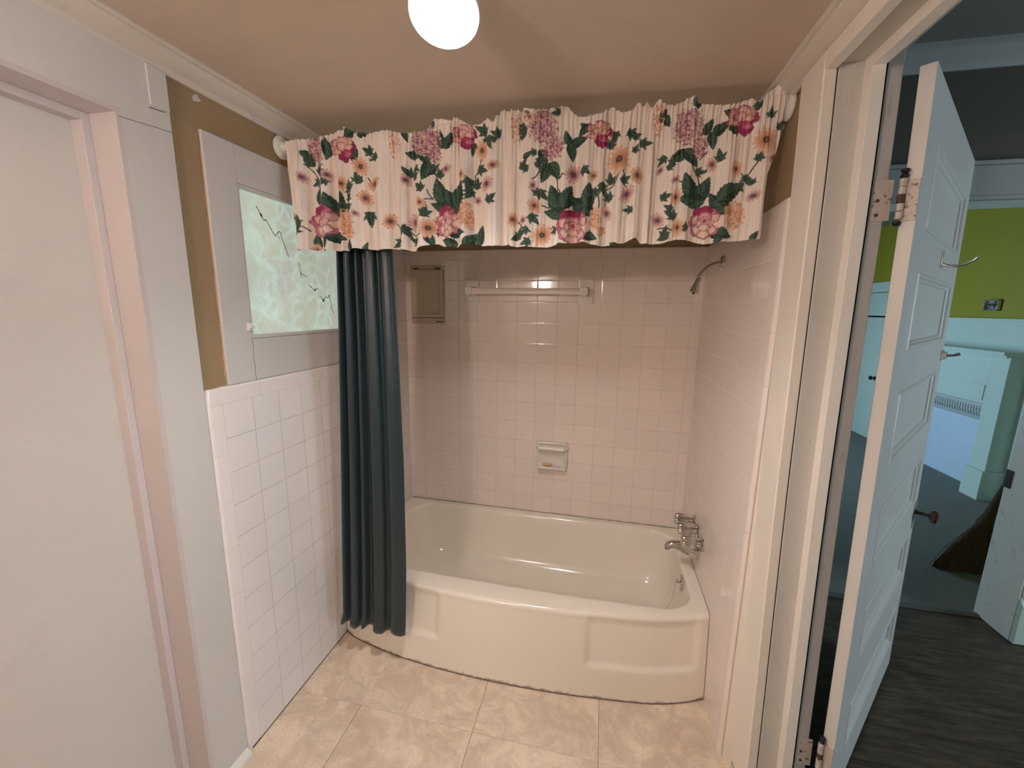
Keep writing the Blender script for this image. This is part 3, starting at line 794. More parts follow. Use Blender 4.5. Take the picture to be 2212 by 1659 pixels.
for k in range(nz+1):
    z = 1.985+(.160-1.985)*k/nz
    xl, xr = interp(z, cx_l), interp(z, cx_r)
    for i in range(nu+1):
        u = i/nu; f = cfold(u, z)
        x = xl+(xr-xl)*(u+.006*math.sin(2*math.pi*(u*6.3)))
        zz = z+(.006*math.sin(u*17) if k == nz else 0)
        vs.append((x, -.819-.009*min(max((1.98-z)/.3, 0), 1)-.0175*f*(.5+.5*min(max((1.95-z)/.3, 0), 1))*(.70+.30*min(z/1.2, 1)), zz))
for k in range(nz):
    for i in range(nu):
        a = k*(nu+1)+i; fs.append((a, a+nu+1, a+nu+2, a+1))
cu = MB().add(vs, fs).build('shower_curtain', M_curtain, smooth=True, fixn=False)
cu.modifiers.clear(); sl = cu.modifiers.new('cloth', 'SOLIDIFY'); sl.thickness = .0016
tag(cu, 'dark teal shower curtain pushed to the left end of the tub', 'shower curtain')

# printed cotton: the pattern is painted on a fine grid of the cloth itself
RES = .0012; PX0, PZ0 = .0, 1.62; CW, CH = 1300, 420
canvas = np.zeros((CH, CW, 3)); canvas[:] = (.86, .775, .71)
yy, xx = np.mgrid[0:CH, 0:CW]; gx = PX0+(xx+.5)*RES; gz = PZ0+(yy+.5)*RES
prng = np.random.RandomState(3)
def win(x, z, r):
    i0 = max(int((x-r-PX0)/RES), 0); i1 = min(int((x+r-PX0)/RES)+2, CW)
    j0 = max(int((z-r-PZ0)/RES), 0); j1 = min(int((z+r-PZ0)/RES)+2, CH)
    if i0 >= i1 or j0 >= j1: return None
    return slice(j0, j1), slice(i0, i1)
def put(w, m, col):
    m = np.clip(m, 0, 1)[..., None]; c = np.asarray(col, float)
    if c.ndim == 1: c = c[None, None, :]
    canvas[w] = canvas[w]*(1-m)+c*m
def aa(d, s=.0009): return np.clip(.5+d/s, 0, 1)
def leaf(x, z, ln, ang, wd=.62, col=(.030, .062, .045), serr=.06):
    ln = ln*1.18
    w = win(x, z, ln*.75)
    if w is None: return
    a = math.radians(ang); dx, dz = gx[w]-x, gz[w]-z
    u = (dx*math.cos(a)+dz*math.sin(a))/ln+.5; v = (-dx*math.sin(a)+dz*math.cos(a))/ln
    uu = np.clip(u, 0, 1)
    hw = wd*.5*np.sin(np.pi*uu**.75)**.8*(1-.25*uu)
    hw = hw*(1+serr*np.sin(uu*50))
    m = aa((hw-np.abs(v-.03*np.sin(uu*3)))*ln)*((u > 0) & (u < 1))
    sh = np.where(v > 0, 1.45, .75)*(1+.25*np.sin((uu*9-np.abs(v)*14)*2))
    c = np.array(col)[None, None]*sh[..., None]
    vein = np.clip(1-np.abs(v)*ln/.0009, 0, 1)*.5+np.clip(1-np.abs(((uu*6-np.abs(v)*7) % 1)-.5)*7, 0, 1)*.28
    c = c*(1-vein[..., None])+np.array([.20, .26, .17])[None, None]*vein[..., None]
    edge = np.clip(1-(hw-np.abs(v))*ln/.0012, 0, 1)[..., None]*.4
    put(w, m, c*(1-edge)+np.array([.018, .035, .028])*edge)
def sprig(x, z, ln, ang):
    ln = ln*1.25
    for da, f in ((0, 1.0), (48, .68), (-48, .68), (100, .42), (-100, .42)):
        a = math.radians(ang+da); q = ln*.34*f
        leaf(x+q*math.cos(a), z+q*math.sin(a), ln*.80*f, ang+da, .46, (.030, .060, .045), .18)
def stem(pts, wd=.0019, col=(.045, .060, .042)):
    P = [np.array(p) for p in pts]
    for a, b in zip(P[:-1], P[1:]):
        c_ = (a+b)/2; w = win(c_[0], c_[1], np.linalg.norm(b-a)*.6+.004)
        if w is None: continue
        d = b-a; l2 = (d**2).sum()+1e-9
        t_ = np.clip(((gx[w]-a[0])*d[0]+(gz[w]-a[1])*d[1])/l2, 0, 1)
        off = .10*np.sin(np.pi*t_)*math.sqrt(l2)
        nx_, nz_ = -d[1]/math.sqrt(l2), d[0]/math.sqrt(l2)
        dist = np.hypot(gx[w]-a[0]-d[0]*t_-nx_*off, gz[w]-a[1]-d[1]*t_-nz_*off)
        put(w, aa(wd-dist), col)
def daisy(x, z, r, kind):
    w = win(x, z, r*1.25)
    if w is None: return
    sq = prng.uniform(.72, 1.0); ro = prng.uniform(0, 3.1)
    dx, dz = gx[w]-x, gz[w]-z
    u = dx*math.cos(ro)+dz*math.sin(ro); v = (-dx*math.sin(ro)+dz*math.cos(ro))/sq
    rr_ = np.hypot(u, v)/r; th = np.arctan2(v, u); n_ = 13
    pet = np.abs(np.cos(n_*th/2+prng.uniform(0, 6)))
    lim = (.55+.45*pet**.55)*(1+.10*np.sin(th*2.0+ro)+.06*np.sin(th*5))
    m = aa((lim-rr_)*r)
    if kind == 'o': ci, co_ = (.55, .22, .12), (.78, .52, .38)
    elif kind == 'm': ci, co_ = (.34, .12, .14), (.76, .48, .30)
    else: ci, co_ = (.30, .09, .16), (.74, .52, .46)
    f = np.clip((rr_-.2)/.6, 0, 1)[..., None]
    c = np.array(ci)*(1-f)+np.array(co_)*f
    c = c*(.72+.28*pet**.4)[..., None]
    tip = np.clip((rr_-.78)/.2, 0, 1)[..., None]*(.55 if kind != 'o' else .25)
    c = c*(1-tip)+np.array((.42, .14, .20) if kind != 'o' else (.66, .28, .16))*tip
    put(w, m, c)
    k = np.clip(1-rr_/.30, 0, 1); cc = np.array([.055, .05, .045])[None, None]+.10*(np.sin(th*8) > .4)[..., None]*np.array([.7, .6, .5])
    put(w, aa((.25-rr_)*r), cc); put(w, aa((.09-rr_)*r)*.8, (.20, .17, .14))
def petal(x, z, a_, b_, ang, inner_c, edge_c, ew=.22):
    w = win(x, z, max(a_, b_)*1.2)
    if w is None: return
    an = math.radians(ang); dx, dz = gx[w]-x, gz[w]-z
    u = (dx*math.cos(an)+dz*math.sin(an))/a_; v = (-dx*math.sin(an)+dz*math.cos(an))/b_
    th = np.arctan2(v, u); q = np.hypot(u, v)*(1+.06*np.sin(th*5+ang)+.04*np.sin(th*9+x*900))
    m = aa((1-q)*min(a_, b_))
    f = np.clip((q-.30)/(.62), 0, 1)[..., None]
    side = np.clip(.5+.6*v, 0, 1)[..., None]
    c = np.array(inner_c)*(1-f*side*.9)+np.array(edge_c)*f*side*.9
    e = (np.clip((q-(1-ew*.55))/(ew*.45), 0, 1))[..., None]*.92
    put(w, m, c*(1-e)+np.array((.23, .035, .075))*e)
MG, CR_, PK = (.30, .04, .115), (.84, .66, .56), (.56, .21, .27)
def peony(x, z, rx, rz):
    k0 = len(canvas)
    for i in range(7):
        a = i*51+20; petal(x+rx*.50*math.cos(math.radians(a)), z+rz*.50*math.sin(math.radians(a)), rx*.56, rz*.44, a+90, PK, MG)
    petal(x+rx*.72, z+rz*.02, rx*.42, rz*.36, 80, CR_, PK, .1)
    petal(x-rx*.15, z+rz*.66, rx*.62, rz*.30, 5, MG, (.28, .03, .07))
    for i, (fx, fz, a_, b_, an) in enumerate([(-.42, .18, .34, .46, 80), (.42, .22, .32, .44, 105), (-.30, -.34, .44, .32, -25), (.30, -.42, .46, .30, 20), (0, .38, .44, .28, 0), (0, -.62, .40, .26, 0), (-.18, .0, .32, .34, 60), (.24, -.06, .30, .34, 120), (.0, -.22, .34, .22, 0), (0, .14, .26, .26, 30)]):
        petal(x+rx*fx, z+rz*fz, rx*a_, rz*b_, an, CR_ if i % 3 != 1 else (.72, .44, .42), (.42, .08, .18), .34)
    petal(x, z+rz*.10, rx*.16, rz*.15, 0, PK, MG); petal(x, z+rz*.10, rx*.07, rz*.07, 0, MG, MG)
def tulip(x, z, rx, rz):
    petal(x+rx*.15, z-rz*.35, rx*.62, rz*.62, 20, MG, (.26, .02, .07)); petal(x+rx*.55, z+rz*.15, rx*.42, rz*.50, 70, MG, (.26, .02, .07))
    for fx, fz, a_, b_, an in [(-.45, .25, .42, .62, 70), (.25, .35, .40, .52, 110), (-.05, .50, .50, .34, 0), (-.55, -.15, .26, .60, 95), (-.12, .15, .36, .50, 80), (.32, .05, .24, .42, 100)]:
        petal(x+rx*fx, z+rz*fz, rx*a_, rz*b_, an, (.78, .54, .44), (.40, .09, .17), .34)
    petal(x+rx*.18, z-rz*.30, rx*.30, rz*.42, 80, (.48, .09, .16), (.25, .02, .07)); petal(x+rx*.34, z-rz*.42, rx*.20, rz*.34, 95, PK, MG)
def cluster(x, z, rx, rz, cols, dens=1.0, bg=None):
    if bg is not None:
        w = win(x, z, max(rx, rz)*1.1)
        if w is not None:
            q = np.hypot((gx[w]-x)/rx, (gz[w]-z)/rz); put(w, aa((.80-q)*min(rx, rz), .006)*.75, bg)
    nfl = int(rx*rz*5.5e5*dens/4)
    for _ in range(nfl):
        a = prng.uniform(0, 6.283); q = math.sqrt(prng.uniform(0, 1))*(1.0+.12*prng.randn()*.5)
        px_, pz_ = x+rx*q*math.cos(a), z+rz*q*math.sin(a); rr0 = prng.uniform(.0018, .0034)
        w = win(px_, pz_, .006)
        if w is None: continue
        dx, dz = gx[w]-px_, gz[w]-pz_; r_ = np.hypot(dx, dz); th = np.arctan2(dz, dx)
        put(w, aa(rr0*(.6+.4*np.abs(np.cos(2*th+a)))-r_)*.92, cols[prng.randint(len(cols))])
PEONY = [[0.1477,1.7623,0.0482,0.0602],[0.5819,1.7538,0.0341,0.0527],[0.9818,1.7313,0.049,0.0532],[1.3597,1.7374,0.0428,0.0479]]
TULIP = [[0.2375,1.9863,0.041,0.0443],[0.6434,2.0026,0.037,0.04],[1.0513,1.9902,0.0317,0.0422],[1.436,2.0059,0.0366,0.0425]]
LILAC = [[0.5172,1.9971,0.0486,0.0456],[0.5468,1.9557,0.0213,0.0274],[0.1337,2.0024,0.0269,0.0437],[0.1489,1.9595,0.0151,0.0235],[0.8829,2.0167,0.0455,0.0497],[0.9164,1.9581,0.0304,0.0359],[1.2932,1.9917,0.0418,0.0492],[1.3297,1.9409,0.0221,0.032]]
PLIL = [[0.4118,1.9957,0.0172,0.0437],[0.8034,2.021,0.0155,0.0451],[1.2118,2.0153,0.0164,0.0454],[0.8408,2.0404,0.0222,0.0195]]
HYDR = [[0.2365,1.7591,0.0321,0.0423],[0.2516,1.7278,0.0203,0.0237],[0.6436,1.7791,0.0243,0.0365],[0.6587,1.7509,0.0152,0.0243],[1.0487,1.7527,0.0178,0.0356],[1.0669,1.7191,0.0123,0.0164],[1.4362,1.756,0.0305,0.0366]]
DAISY = [[0.0863,1.9034,0.0206,'p'],[0.1755,1.9087,0.0186,'p'],[0.2257,1.8798,0.0217,'o'],[0.2933,1.9309,0.0293,'o'],[0.3378,1.8788,0.0261,'m'],[0.3044,1.8344,0.0264,'m'],[0.0335,1.7811,0.0212,'o'],[0.4487,1.8833,0.0188,'p'],[0.3895,1.7605,0.0244,'m'],[0.4749,1.7559,0.027,'p'],[0.522,1.7365,0.03,'o'],[0.5841,1.9111,0.0167,'p'],[0.6353,1.8916,0.0165,'o'],[0.6977,1.9607,0.0292,'o'],[0.7344,1.9157,0.0204,'m'],[0.7157,1.8618,0.0221,'p'],[0.683,1.8181,0.0165,'p'],[0.5002,1.8134,0.0204,'o'],[0.7962,1.7579,0.0204,'m'],[0.8313,1.753,0.0145,'p'],[0.865,1.7956,0.0229,'o'],[0.8888,1.711,0.036,'o'],[0.9783,1.8839,0.026,'p'],[0.8593,1.853,0.0142,'p'],[1.0385,1.8752,0.0162,'o'],[1.1094,1.9166,0.037,'o'],[1.1621,1.8706,0.0221,'m'],[1.1364,1.8208,0.0266,'p'],[1.0818,1.7717,0.0202,'p'],[1.2268,1.8844,0.0141,'p'],[1.3648,1.8935,0.0183,'p'],[1.4304,1.88,0.0218,'o'],[1.4963,1.9481,0.0351,'o'],[1.5227,1.9023,0.0164,'p'],[1.2698,1.8555,0.0152,'p'],[1.2738,1.8078,0.0229,'o'],[1.2295,1.7476,0.0221,'p'],[1.2845,1.7247,0.0256,'o'],[1.4806,1.8055,0.018,'p'],[0.1076,1.6738,0.0212,'o'],[0.2735,1.7861,0.0134,'p']]
LEAF = [[0.1809,1.8176,0.068,110],[0.2165,1.8166,0.071,80],[0.1406,1.8508,0.0547,70],[0.201,1.7106,0.0581,-10],[0.1153,1.7042,0.0458,100],[0.1566,1.6946,0.0522,60],[0.5602,1.8492,0.0739,110],[0.6012,1.8176,0.0704,120],[0.6258,1.832,0.0755,75],[0.5625,1.8033,0.0585,165],[0.6202,1.7192,0.0493,0],[0.5904,1.6926,0.0468,160],[0.6616,1.696,0.049,60],[0.6952,1.7111,0.0544,75],[0.9253,1.8179,0.07,110],[0.9631,1.8168,0.0635,70],[0.9268,1.774,0.0592,170],[1.0055,1.7946,0.0773,140],[1.0263,1.8189,0.063,85],[1.0276,1.705,0.0528,-20],[0.8922,1.8898,0.0532,-110],[0.9228,1.8925,0.0528,-60],[1.3104,1.8379,0.068,115],[1.3512,1.8292,0.0595,70],[1.3174,1.8015,0.0655,175],[1.3898,1.7883,0.067,130],[1.4224,1.8183,0.0732,35],[1.4069,1.7035,0.0525,-10],[1.2723,1.9169,0.0475,215],[1.3076,1.9117,0.0525,-50],[0.958,1.9826,0.0378,110],[0.9935,1.9733,0.0429,15],[0.9704,1.9429,0.0435,-80],[1.3491,1.9933,0.039,60],[1.3823,1.9868,0.0456,35],[1.3601,1.9549,0.0411,-80],[0.4746,1.9603,0.0465,170],[0.5159,1.9436,0.0493,-55],[0.5166,1.9069,0.0524,-110],[0.5399,1.9169,0.0428,40],[0.5673,1.9986,0.0453,95],[0.5913,1.9934,0.0447,60],[0.8881,1.9339,0.0417,-60],[0.8417,1.9385,0.0282,30],[0.0928,1.9803,0.0374,160],[0.1151,1.9609,0.0439,-60],[0.1757,2.0031,0.0432,100],[0.1757,1.9808,0.0468,-90],[0.2668,2.0356,0.0547,40],[0.2707,1.9653,0.0489,-80],[0.31,2.0279,0.0384,10],[0.4514,2.0125,0.0341,-70],[0.541,2.042,0.024,80],[1.0105,2.0096,0.0348,150],[1.0004,1.9991,0.0319,230],[0.8378,2.0506,0.025,-50],[0.822,2.0048,0.042,-90],[1.2246,2.0276,0.0325,60],[1.2345,2.0128,0.0325,-60],[1.4012,2.023,0.0333,160],[1.4142,1.9781,0.0309,-50],[1.3107,2.0552,0.0293,120],[1.4717,2.0415,0.0302,60],[1.522,1.8285,0.0214,80],[0.2475,1.6876,0.0442,100],[0.2995,1.6796,0.0336,60],[0.9501,1.676,0.0284,10],[1.1075,1.6785,0.0272,150],[1.3996,1.6882,0.0227,20],[1.4926,1.6972,0.0268,60],[0.061,1.9704,0.0002,0],[0.8103,1.7067,0.0353,210],[0.5259,1.6991,0.0413,-60],[1.2465,1.6967,0.0286,200]]
SPRIG = [[0.3296,1.9737,0.0354,155],[0.3499,1.9618,0.032,202],[0.107,1.9456,0.0442,79],[0.1375,1.9216,0.034,34],[0.1371,1.8943,0.0323,205],[0.2613,1.8629,0.0448,148],[0.2559,1.8271,0.0315,113],[0.3152,1.7866,0.0446,274],[0.072,1.7562,0.0422,141],[0.059,1.7277,0.0372,54],[0.2891,1.8847,0.0377,109],[0.4781,1.9193,0.0294,328],[0.4634,1.9007,0.0361,139],[0.4803,1.8891,0.0343,84],[0.5075,1.855,0.0359,148],[0.5564,1.8945,0.0367,44],[0.6875,1.907,0.0355,343],[0.6592,1.8758,0.0373,259],[0.683,1.8561,0.0328,91],[0.6636,1.8459,0.033,242],[0.7204,1.8116,0.034,45],[0.7107,2.012,0.0389,153],[0.7426,1.9897,0.0272,149],[0.6713,1.979,0.0338,260],[0.845,1.7268,0.0319,211],[0.4374,1.7379,0.0403,306],[0.4231,1.7018,0.0375,220],[0.5119,1.775,0.0408,82],[0.4843,1.6938,0.0352,156],[0.547,1.7232,0.0361,22],[0.8677,1.9102,0.0282,23],[0.8768,1.8352,0.0369,320],[1.0971,1.9914,0.0299,265],[1.1335,1.9895,0.0348,331],[1.1691,1.9572,0.0333,358],[1.0823,1.9527,0.0317,74],[1.1223,1.8557,0.0293,34],[1.0918,1.8567,0.0332,103],[1.0902,1.8131,0.0351,141],[1.1524,1.7778,0.0279,182],[1.0613,1.8501,0.0338,301],[1.0052,1.8931,0.0324,324],[1.3868,1.9047,0.0329,101],[1.4818,1.9006,0.0286,51],[1.4768,1.8397,0.0228,117],[1.4554,1.8598,0.0276,298],[1.5274,1.9789,0.0253,62],[1.5053,2.0099,0.0278,90],[1.2356,1.9185,0.0292,235],[1.247,1.8873,0.0241,21],[1.3269,1.8768,0.0298,357],[1.2636,1.7751,0.0258,146],[1.2365,1.8089,0.031,9],[1.3091,1.7217,0.0307,147],[1.2487,1.7019,0.0312,78],[0.8542,1.7648,0.036,317],[0.8755,1.8313,0.0284,150],[0.9283,1.7281,0.0312,227],[0.8147,1.7038,0.0338,69],[0.8516,1.6909,0.0336,195],[0.8426,1.8995,0.0296,169],[0.864,1.9478,0.0266,186],[0.8826,1.9303,0.0266,232],[0.9322,2.0548,0.0283,186],[0.2561,1.8025,0.0401,148],[0.1728,1.8945,0.0338,224],[1.0486,1.835,0.0299,217],[0.824,1.9042,0.0312,58],[1.1488,1.9716,0.0245,31],[1.2561,1.8993,0.0241,86],[1.441,1.8372,0.0254,310],[0.1595,1.9207,0.0321,279],[0.7108,1.9939,0.0374,298],[0.7539,2.0046,0.0315,164],[1.1513,1.9346,0.0245,62],[1.2743,1.7544,0.0348,149]]
STEM = [[[0.0335,1.7811],[0.068,1.7503],[0.0967,1.7347]],[[0.098,1.9403],[0.1395,1.8813],[0.1316,1.8233],[0.1489,1.7786]],[[0.2323,1.8781],[0.2551,1.8416],[0.2173,1.7771]],[[0.2934,1.9323],[0.2655,1.877],[0.2546,1.8344]],[[0.3895,1.7605],[0.4227,1.7367],[0.4782,1.7069],[0.5185,1.7208]],[[0.5002,1.8134],[0.5365,1.8263],[0.5215,1.8518]],[[0.5397,1.906],[0.5528,1.8673],[0.5677,1.8393]],[[0.6977,1.9554],[0.6741,1.8901],[0.6636,1.85],[0.6363,1.8235]],[[0.6353,1.8916],[0.6666,1.8702]],[[0.7962,1.7579],[0.8303,1.7298],[0.8598,1.7156]],[[0.865,1.7956],[0.9079,1.7891],[0.9141,1.8156]],[[0.9232,1.8808],[0.9343,1.8413],[0.9497,1.8013]],[[0.9783,1.8839],[0.9467,1.8825],[0.9335,1.8648]],[[1.1097,1.9116],[1.0976,1.8489],[1.0647,1.8371],[1.0389,1.812]],[[1.1218,1.886],[1.1281,1.8478],[1.1359,1.8284]],[[1.0818,1.7717],[1.0769,1.8109],[1.0923,1.8234]],[[1.0519,1.8246],[1.0546,1.7723]],[[1.2997,1.9036],[1.3206,1.8783],[1.3364,1.8408],[1.3524,1.803]],[[1.3648,1.8935],[1.3394,1.8751],[1.3277,1.8682]],[[1.4856,1.9193],[1.4725,1.8783],[1.4458,1.8492],[1.4314,1.8131]],[[1.4304,1.88],[1.4505,1.8612]],[[1.2698,1.8555],[1.2993,1.8358]],[[1.2778,1.8052],[1.3014,1.8108]],[[1.2314,1.723],[1.271,1.7158]],[[0.8593,1.853],[0.8784,1.8299]],[[0.8659,1.9284],[0.8766,1.8956],[0.856,1.8702]],[[0.5234,1.9365],[0.5456,1.8949]],[[0.3376,1.8746],[0.3159,1.8964]]]
VTOP = [[0.0311,2.0201],[0.1504,2.0224],[0.2011,2.0336],[0.2481,2.0489],[0.2749,2.0366],[0.3307,2.0268],[0.3882,2.0345],[0.4408,2.021],[0.5254,2.0232],[0.5413,2.0577],[0.5713,2.056],[0.5935,2.0495],[0.6158,2.0573],[0.6378,2.047],[0.6598,2.0328],[0.6961,2.0334],[0.7149,2.0502],[0.7322,2.0377],[0.7533,2.0619],[0.7675,2.0673],[0.8166,2.0643],[0.8277,2.0686],[0.8925,2.0634],[0.9533,2.0683],[0.9811,2.0421],[1.0014,2.0347],[1.0537,2.0438],[1.0854,2.0576],[1.1123,2.0403],[1.1376,2.0448],[1.1553,2.0651],[1.1724,2.0546],[1.1804,2.0659],[1.1943,2.0473],[1.2114,2.0698],[1.231,2.0568],[1.2561,2.0517],[1.3031,2.0731],[1.3232,2.0509],[1.3777,2.044],[1.4132,2.0441],[1.4527,2.0564],[1.4771,2.0446],[1.4898,2.0641],[1.5126,2.0827],[1.5325,2.0857]]
VBOT = [[0.0379,1.6706],[0.0963,1.673],[0.2497,1.668],[0.2682,1.6757],[0.3543,1.6702],[0.4041,1.6741],[0.4674,1.667],[0.5442,1.6873],[0.5574,1.6886],[0.5824,1.6783],[0.6245,1.6779],[0.6754,1.6873],[0.6876,1.6892],[0.7165,1.6784],[0.7491,1.678],[0.7973,1.6859],[0.8057,1.6783],[0.8491,1.6748],[0.9259,1.6742],[0.9528,1.6787],[1.0061,1.6885],[1.041,1.6859],[1.0857,1.676],[1.1582,1.6824],[1.1949,1.6987],[1.2089,1.6819],[1.2712,1.6807],[1.3114,1.691],[1.3521,1.6884],[1.3931,1.6777],[1.44,1.6834],[1.5094,1.6885]]

for s_ in STEM: stem(s_)
for e in LEAF: leaf(e[0], e[1], e[2], e[3])
for e in SPRIG: sprig(*e)
LC1 = [(.26, .08, .15), (.34, .12, .20), (.20, .05, .12), (.78, .60, .52), (.70, .50, .45), (.80, .66, .56), (.45, .20, .24)]
LC2 = [(.72, .42, .28), (.60, .28, .18), (.80, .60, .46), (.50, .20, .16)]
LC3 = [(.78, .42, .24), (.66, .30, .17), (.82, .55, .38), (.50, .20, .11), (.80, .62, .48)]
for e in LILAC: cluster(*e, LC1, 1.5, (.42, .20, .24))
for e in PLIL: cluster(*e, LC2, 1.0)
for e in HYDR: cluster(*e, LC3, 1.5, (.60, .30, .19))
for e in TULIP: tulip(*e)
for e in DAISY: daisy(*e)
for e in PEONY: peony(*e)

nx_, nr = 1060, 300
XS = np.linspace(0, 1, nx_)
topx = [p[0] for p in VTOP]; topz = [p[1] for p in VTOP]
botx = [p[0] for p in VBOT]; botz = [p[1] for p in VBOT]
def lx(z): return np.interp(z, [1.66, 1.77, 1.93, 2.02, 2.1], [.038, .0293, .0262, .0302, .031])
def rx_(z): return np.interp(z, [1.68, 1.80, 1.862, 1.92, 1.986, 2.02, 2.09], [1.5090, 1.5070, 1.5085, 1.529, 1.537, 1.540, 1.5405])
prg = random.Random(21)
waves = [(prg.uniform(.035, .11), prg.uniform(0, 6.3), prg.uniform(.4, 1)) for _ in range(9)]
gath = [(prg.uniform(.009, .022), prg.uniform(0, 6.3), prg.uniform(.5, 1)) for _ in range(6)]
ruf = [(prg.uniform(.018, .05), prg.uniform(0, 6.3), prg.uniform(.5, 1)) for _ in range(6)]
steps = [(.218, .006, 1), (.316, .006, -1), (.470, .010, 1), (.735, .010, -1.2), (.812, .004, 2.4), (1.062, .008, -.7), (1.205, .004, -2.2), (1.225, .006, 1.9), (1.40, .008, .8), (.10, .01, -.8), (.60, .008, .7), (.93, .01, -.6)]
vrg = random.Random(77)
vals = [(.03+i*.0335+vrg.uniform(-.012, .012), vrg.uniform(.0035, .0085), vrg.uniform(.0022, .0042), vrg.choice((0, 0, 1, 1, 1)), vrg.uniform(-.05, .05)) for i in range(46)]
verts = np.zeros((nr, nx_, 3))
xm = .030+XS*(1.543-.030)
tz = np.interp(xm, topx, topz); bz = np.interp(xm, botx, botz)
def wsum(L_, x): return sum(a*np.sin(2*np.pi*x/l+p+.8*np.sin(x*9+p)) for l, p, a in L_)/math.sqrt(sum(a*a for _, _, a in L_)/2)/1.6
for k in range(nr):
    f = k/(nr-1); z = tz*(1-f)+bz*f
    x = lx(z)+XS*(rx_(z)-lx(z))
    rz_ = 2.008+.0215*x; ry = -.867+.043*x
    below = np.clip((rz_-.018-z)/.10, 0, 1); hang = np.clip((rz_-z)/.34, 0, 1); above = np.clip((z-rz_-.014)/.035, 0, 1)
    near = 1-np.clip(np.abs(z-rz_)/.05, 0, 1)
    fold = wsum(waves, x+.012*(rz_-z)*np.sin(x*31))
    stp = sum(s_*.0045*np.tanh((x-a)/w_)*np.exp(-np.abs(x-a)/.035) for a, w_, s_ in steps)
    crs = 0
    for xc, dp, wd_, full, sl_ in vals:
        xx_ = x-xc-sl_*(rz_-z)
        amp = np.clip((rz_+.010-z)/.03, 0, 1)*(1 if full else np.clip(1-(rz_-.03-z)/.13, 0, 1))*(1-.35*hang)
        crs = crs+amp*dp*np.exp(-np.abs(xx_)/(wd_*(1+1.6*hang)))
    sq = np.clip(np.abs(z-rz_)/.0200, 0, 1)
    y = ry-.0200-.0050*np.sqrt(1-sq**2)-.0060*below+crs
    fold = np.sign(fold)*np.abs(fold)**.8
    y = y-.0155*fold*(.15+.85*below)*(.7+.5*hang)-stp*below*1.3
    y = y-.0042*wsum(gath, x)*(1-.8*below)
    y = y-above*(.0085*wsum(ruf, x)+.004)
    verts[k, :, 0] = x; verts[k, :, 1] = y; verts[k, :, 2] = z
flat = verts.reshape(-1, 3)
idx = np.arange(nr*nx_).reshape(nr, nx_)
quads = np.stack([idx[:-1, :-1], idx[1:, :-1], idx[1:, 1:], idx[:-1, 1:]], -1).reshape(-1, 4)
me = bpy.data.meshes.new('valance')
me.vertices.add(len(flat)); me.vertices.foreach_set('co', flat.ravel())
me.loops.add(quads.size); me.loops.foreach_set('vertex_index', quads.ravel().astype(np.int32))
me.polygons.add(len(quads)); me.polygons.foreach_set('loop_start', np.arange(0, quads.size, 4, dtype=np.int32))
try: me.polygons.foreach_set('loop_total', np.full(len(quads), 4, dtype=np.int32))
except Exception: pass
me.update(calc_edges=True); me.validate()
me.polygons.foreach_set('use_smooth', np.ones(len(quads), dtype=bool))
ui = np.clip((flat[:, 0]-PX0)/RES-.5, 0, CW-1.001); vi = np.clip((flat[:, 2]-PZ0)/RES-.5, 0, CH-1.001)
i0 = ui.astype(int); j0 = vi.astype(int); fu = (ui-i0)[:, None]; fv = (vi-j0)[:, None]
colr = canvas[j0, i0]*(1-fu)*(1-fv)+canvas[j0, i0+1]*fu*(1-fv)+canvas[j0+1, i0]*(1-fu)*fv+canvas[j0+1, i0+1]*fu*fv
at = me.color_attributes.new('print', 'FLOAT_COLOR', 'POINT')
at.data.foreach_set('color', np.concatenate([colr, np.ones((len(colr), 1))], 1).astype(np.float32).ravel())
me.materials.append(M_valance)
vo_ = bpy.data.objects.new('valance', me); COL.objects.link(vo_)
tag(vo_, 'cream gathered valance printed with roses, daisies and dark leaves', 'valance')

# ------------------------------------------------------------------ bathroom door swung out into the hall
A2 = Vector((1.745, -1.039)); dd = Vector((.6245578, .78097859)); nn_ = Vector((.78097859, -.6245578))
DL = .905
def D(u, w, z): p = A2+dd*u+nn_*w; return Vector((p.x, p.y, z))
toD = lambda p: SD(D(p.x, p.y, p.z))
PANELS = [(1.690, 1.880), (1.395, 1.590), (1.088, 1.285), (.770, .965), (.480, .655), (.170, .335)]
UA, UB = .128, .802
b_ = MB(); b_.box(0, UA, -.028, 0, .012, 2.010); b_.box(UB, DL, -.028, 0, .012, 2.010)
zs = [2.010]+[z for p in PANELS for z in (p[1], p[0])]+[.012]
for i in range(0, len(zs), 2): b_.box(UA-.001, UB+.001, -.028, 0, zs[i+1], zs[i])
b_.cutz().xf(toD); d2 = struct(b_.build('door_2', M_halldoor, bevel=.0012)); d2['label'] = 'open white six-panel door swung out into the hall'
for z0, z1 in PANELS:
    t = MB(); t.box(UA-.004, UB+.004, -.022, -.011, z0-.004, z1+.004); t.cutz().xf(toD); pn = t.build('panel', M_halldoor, d2)
    t = MB()
    mp = [(0, .0005), (.005, .0035), (.010, .0025), (.014, -.003), (.019, -.006), (.022, -.011), (0, -.011)]
    cs = [(UA, z0, 1, 1), (UB, z0, -1, 1), (UB, z1, -1, -1), (UA, z1, 1, -1)]
    for i in range(4):
        a = cs[i]; c2 = cs[(i+1) % 4]
        t.prism(mp, lambda p, q: (q[0]+q[2]*p[0], p[1], q[1]+q[3]*p[0]), [a, c2], caps=False)
    t.cutz().xf(toD); t.build('moulding', M_halldoor, pn)
M_hinge = paint('chipped_hinge_paint', (.60, .51, .45), .4, .9, (.06, .04, .035), bs=.9, scale=85, lo=.57, hi=.66)
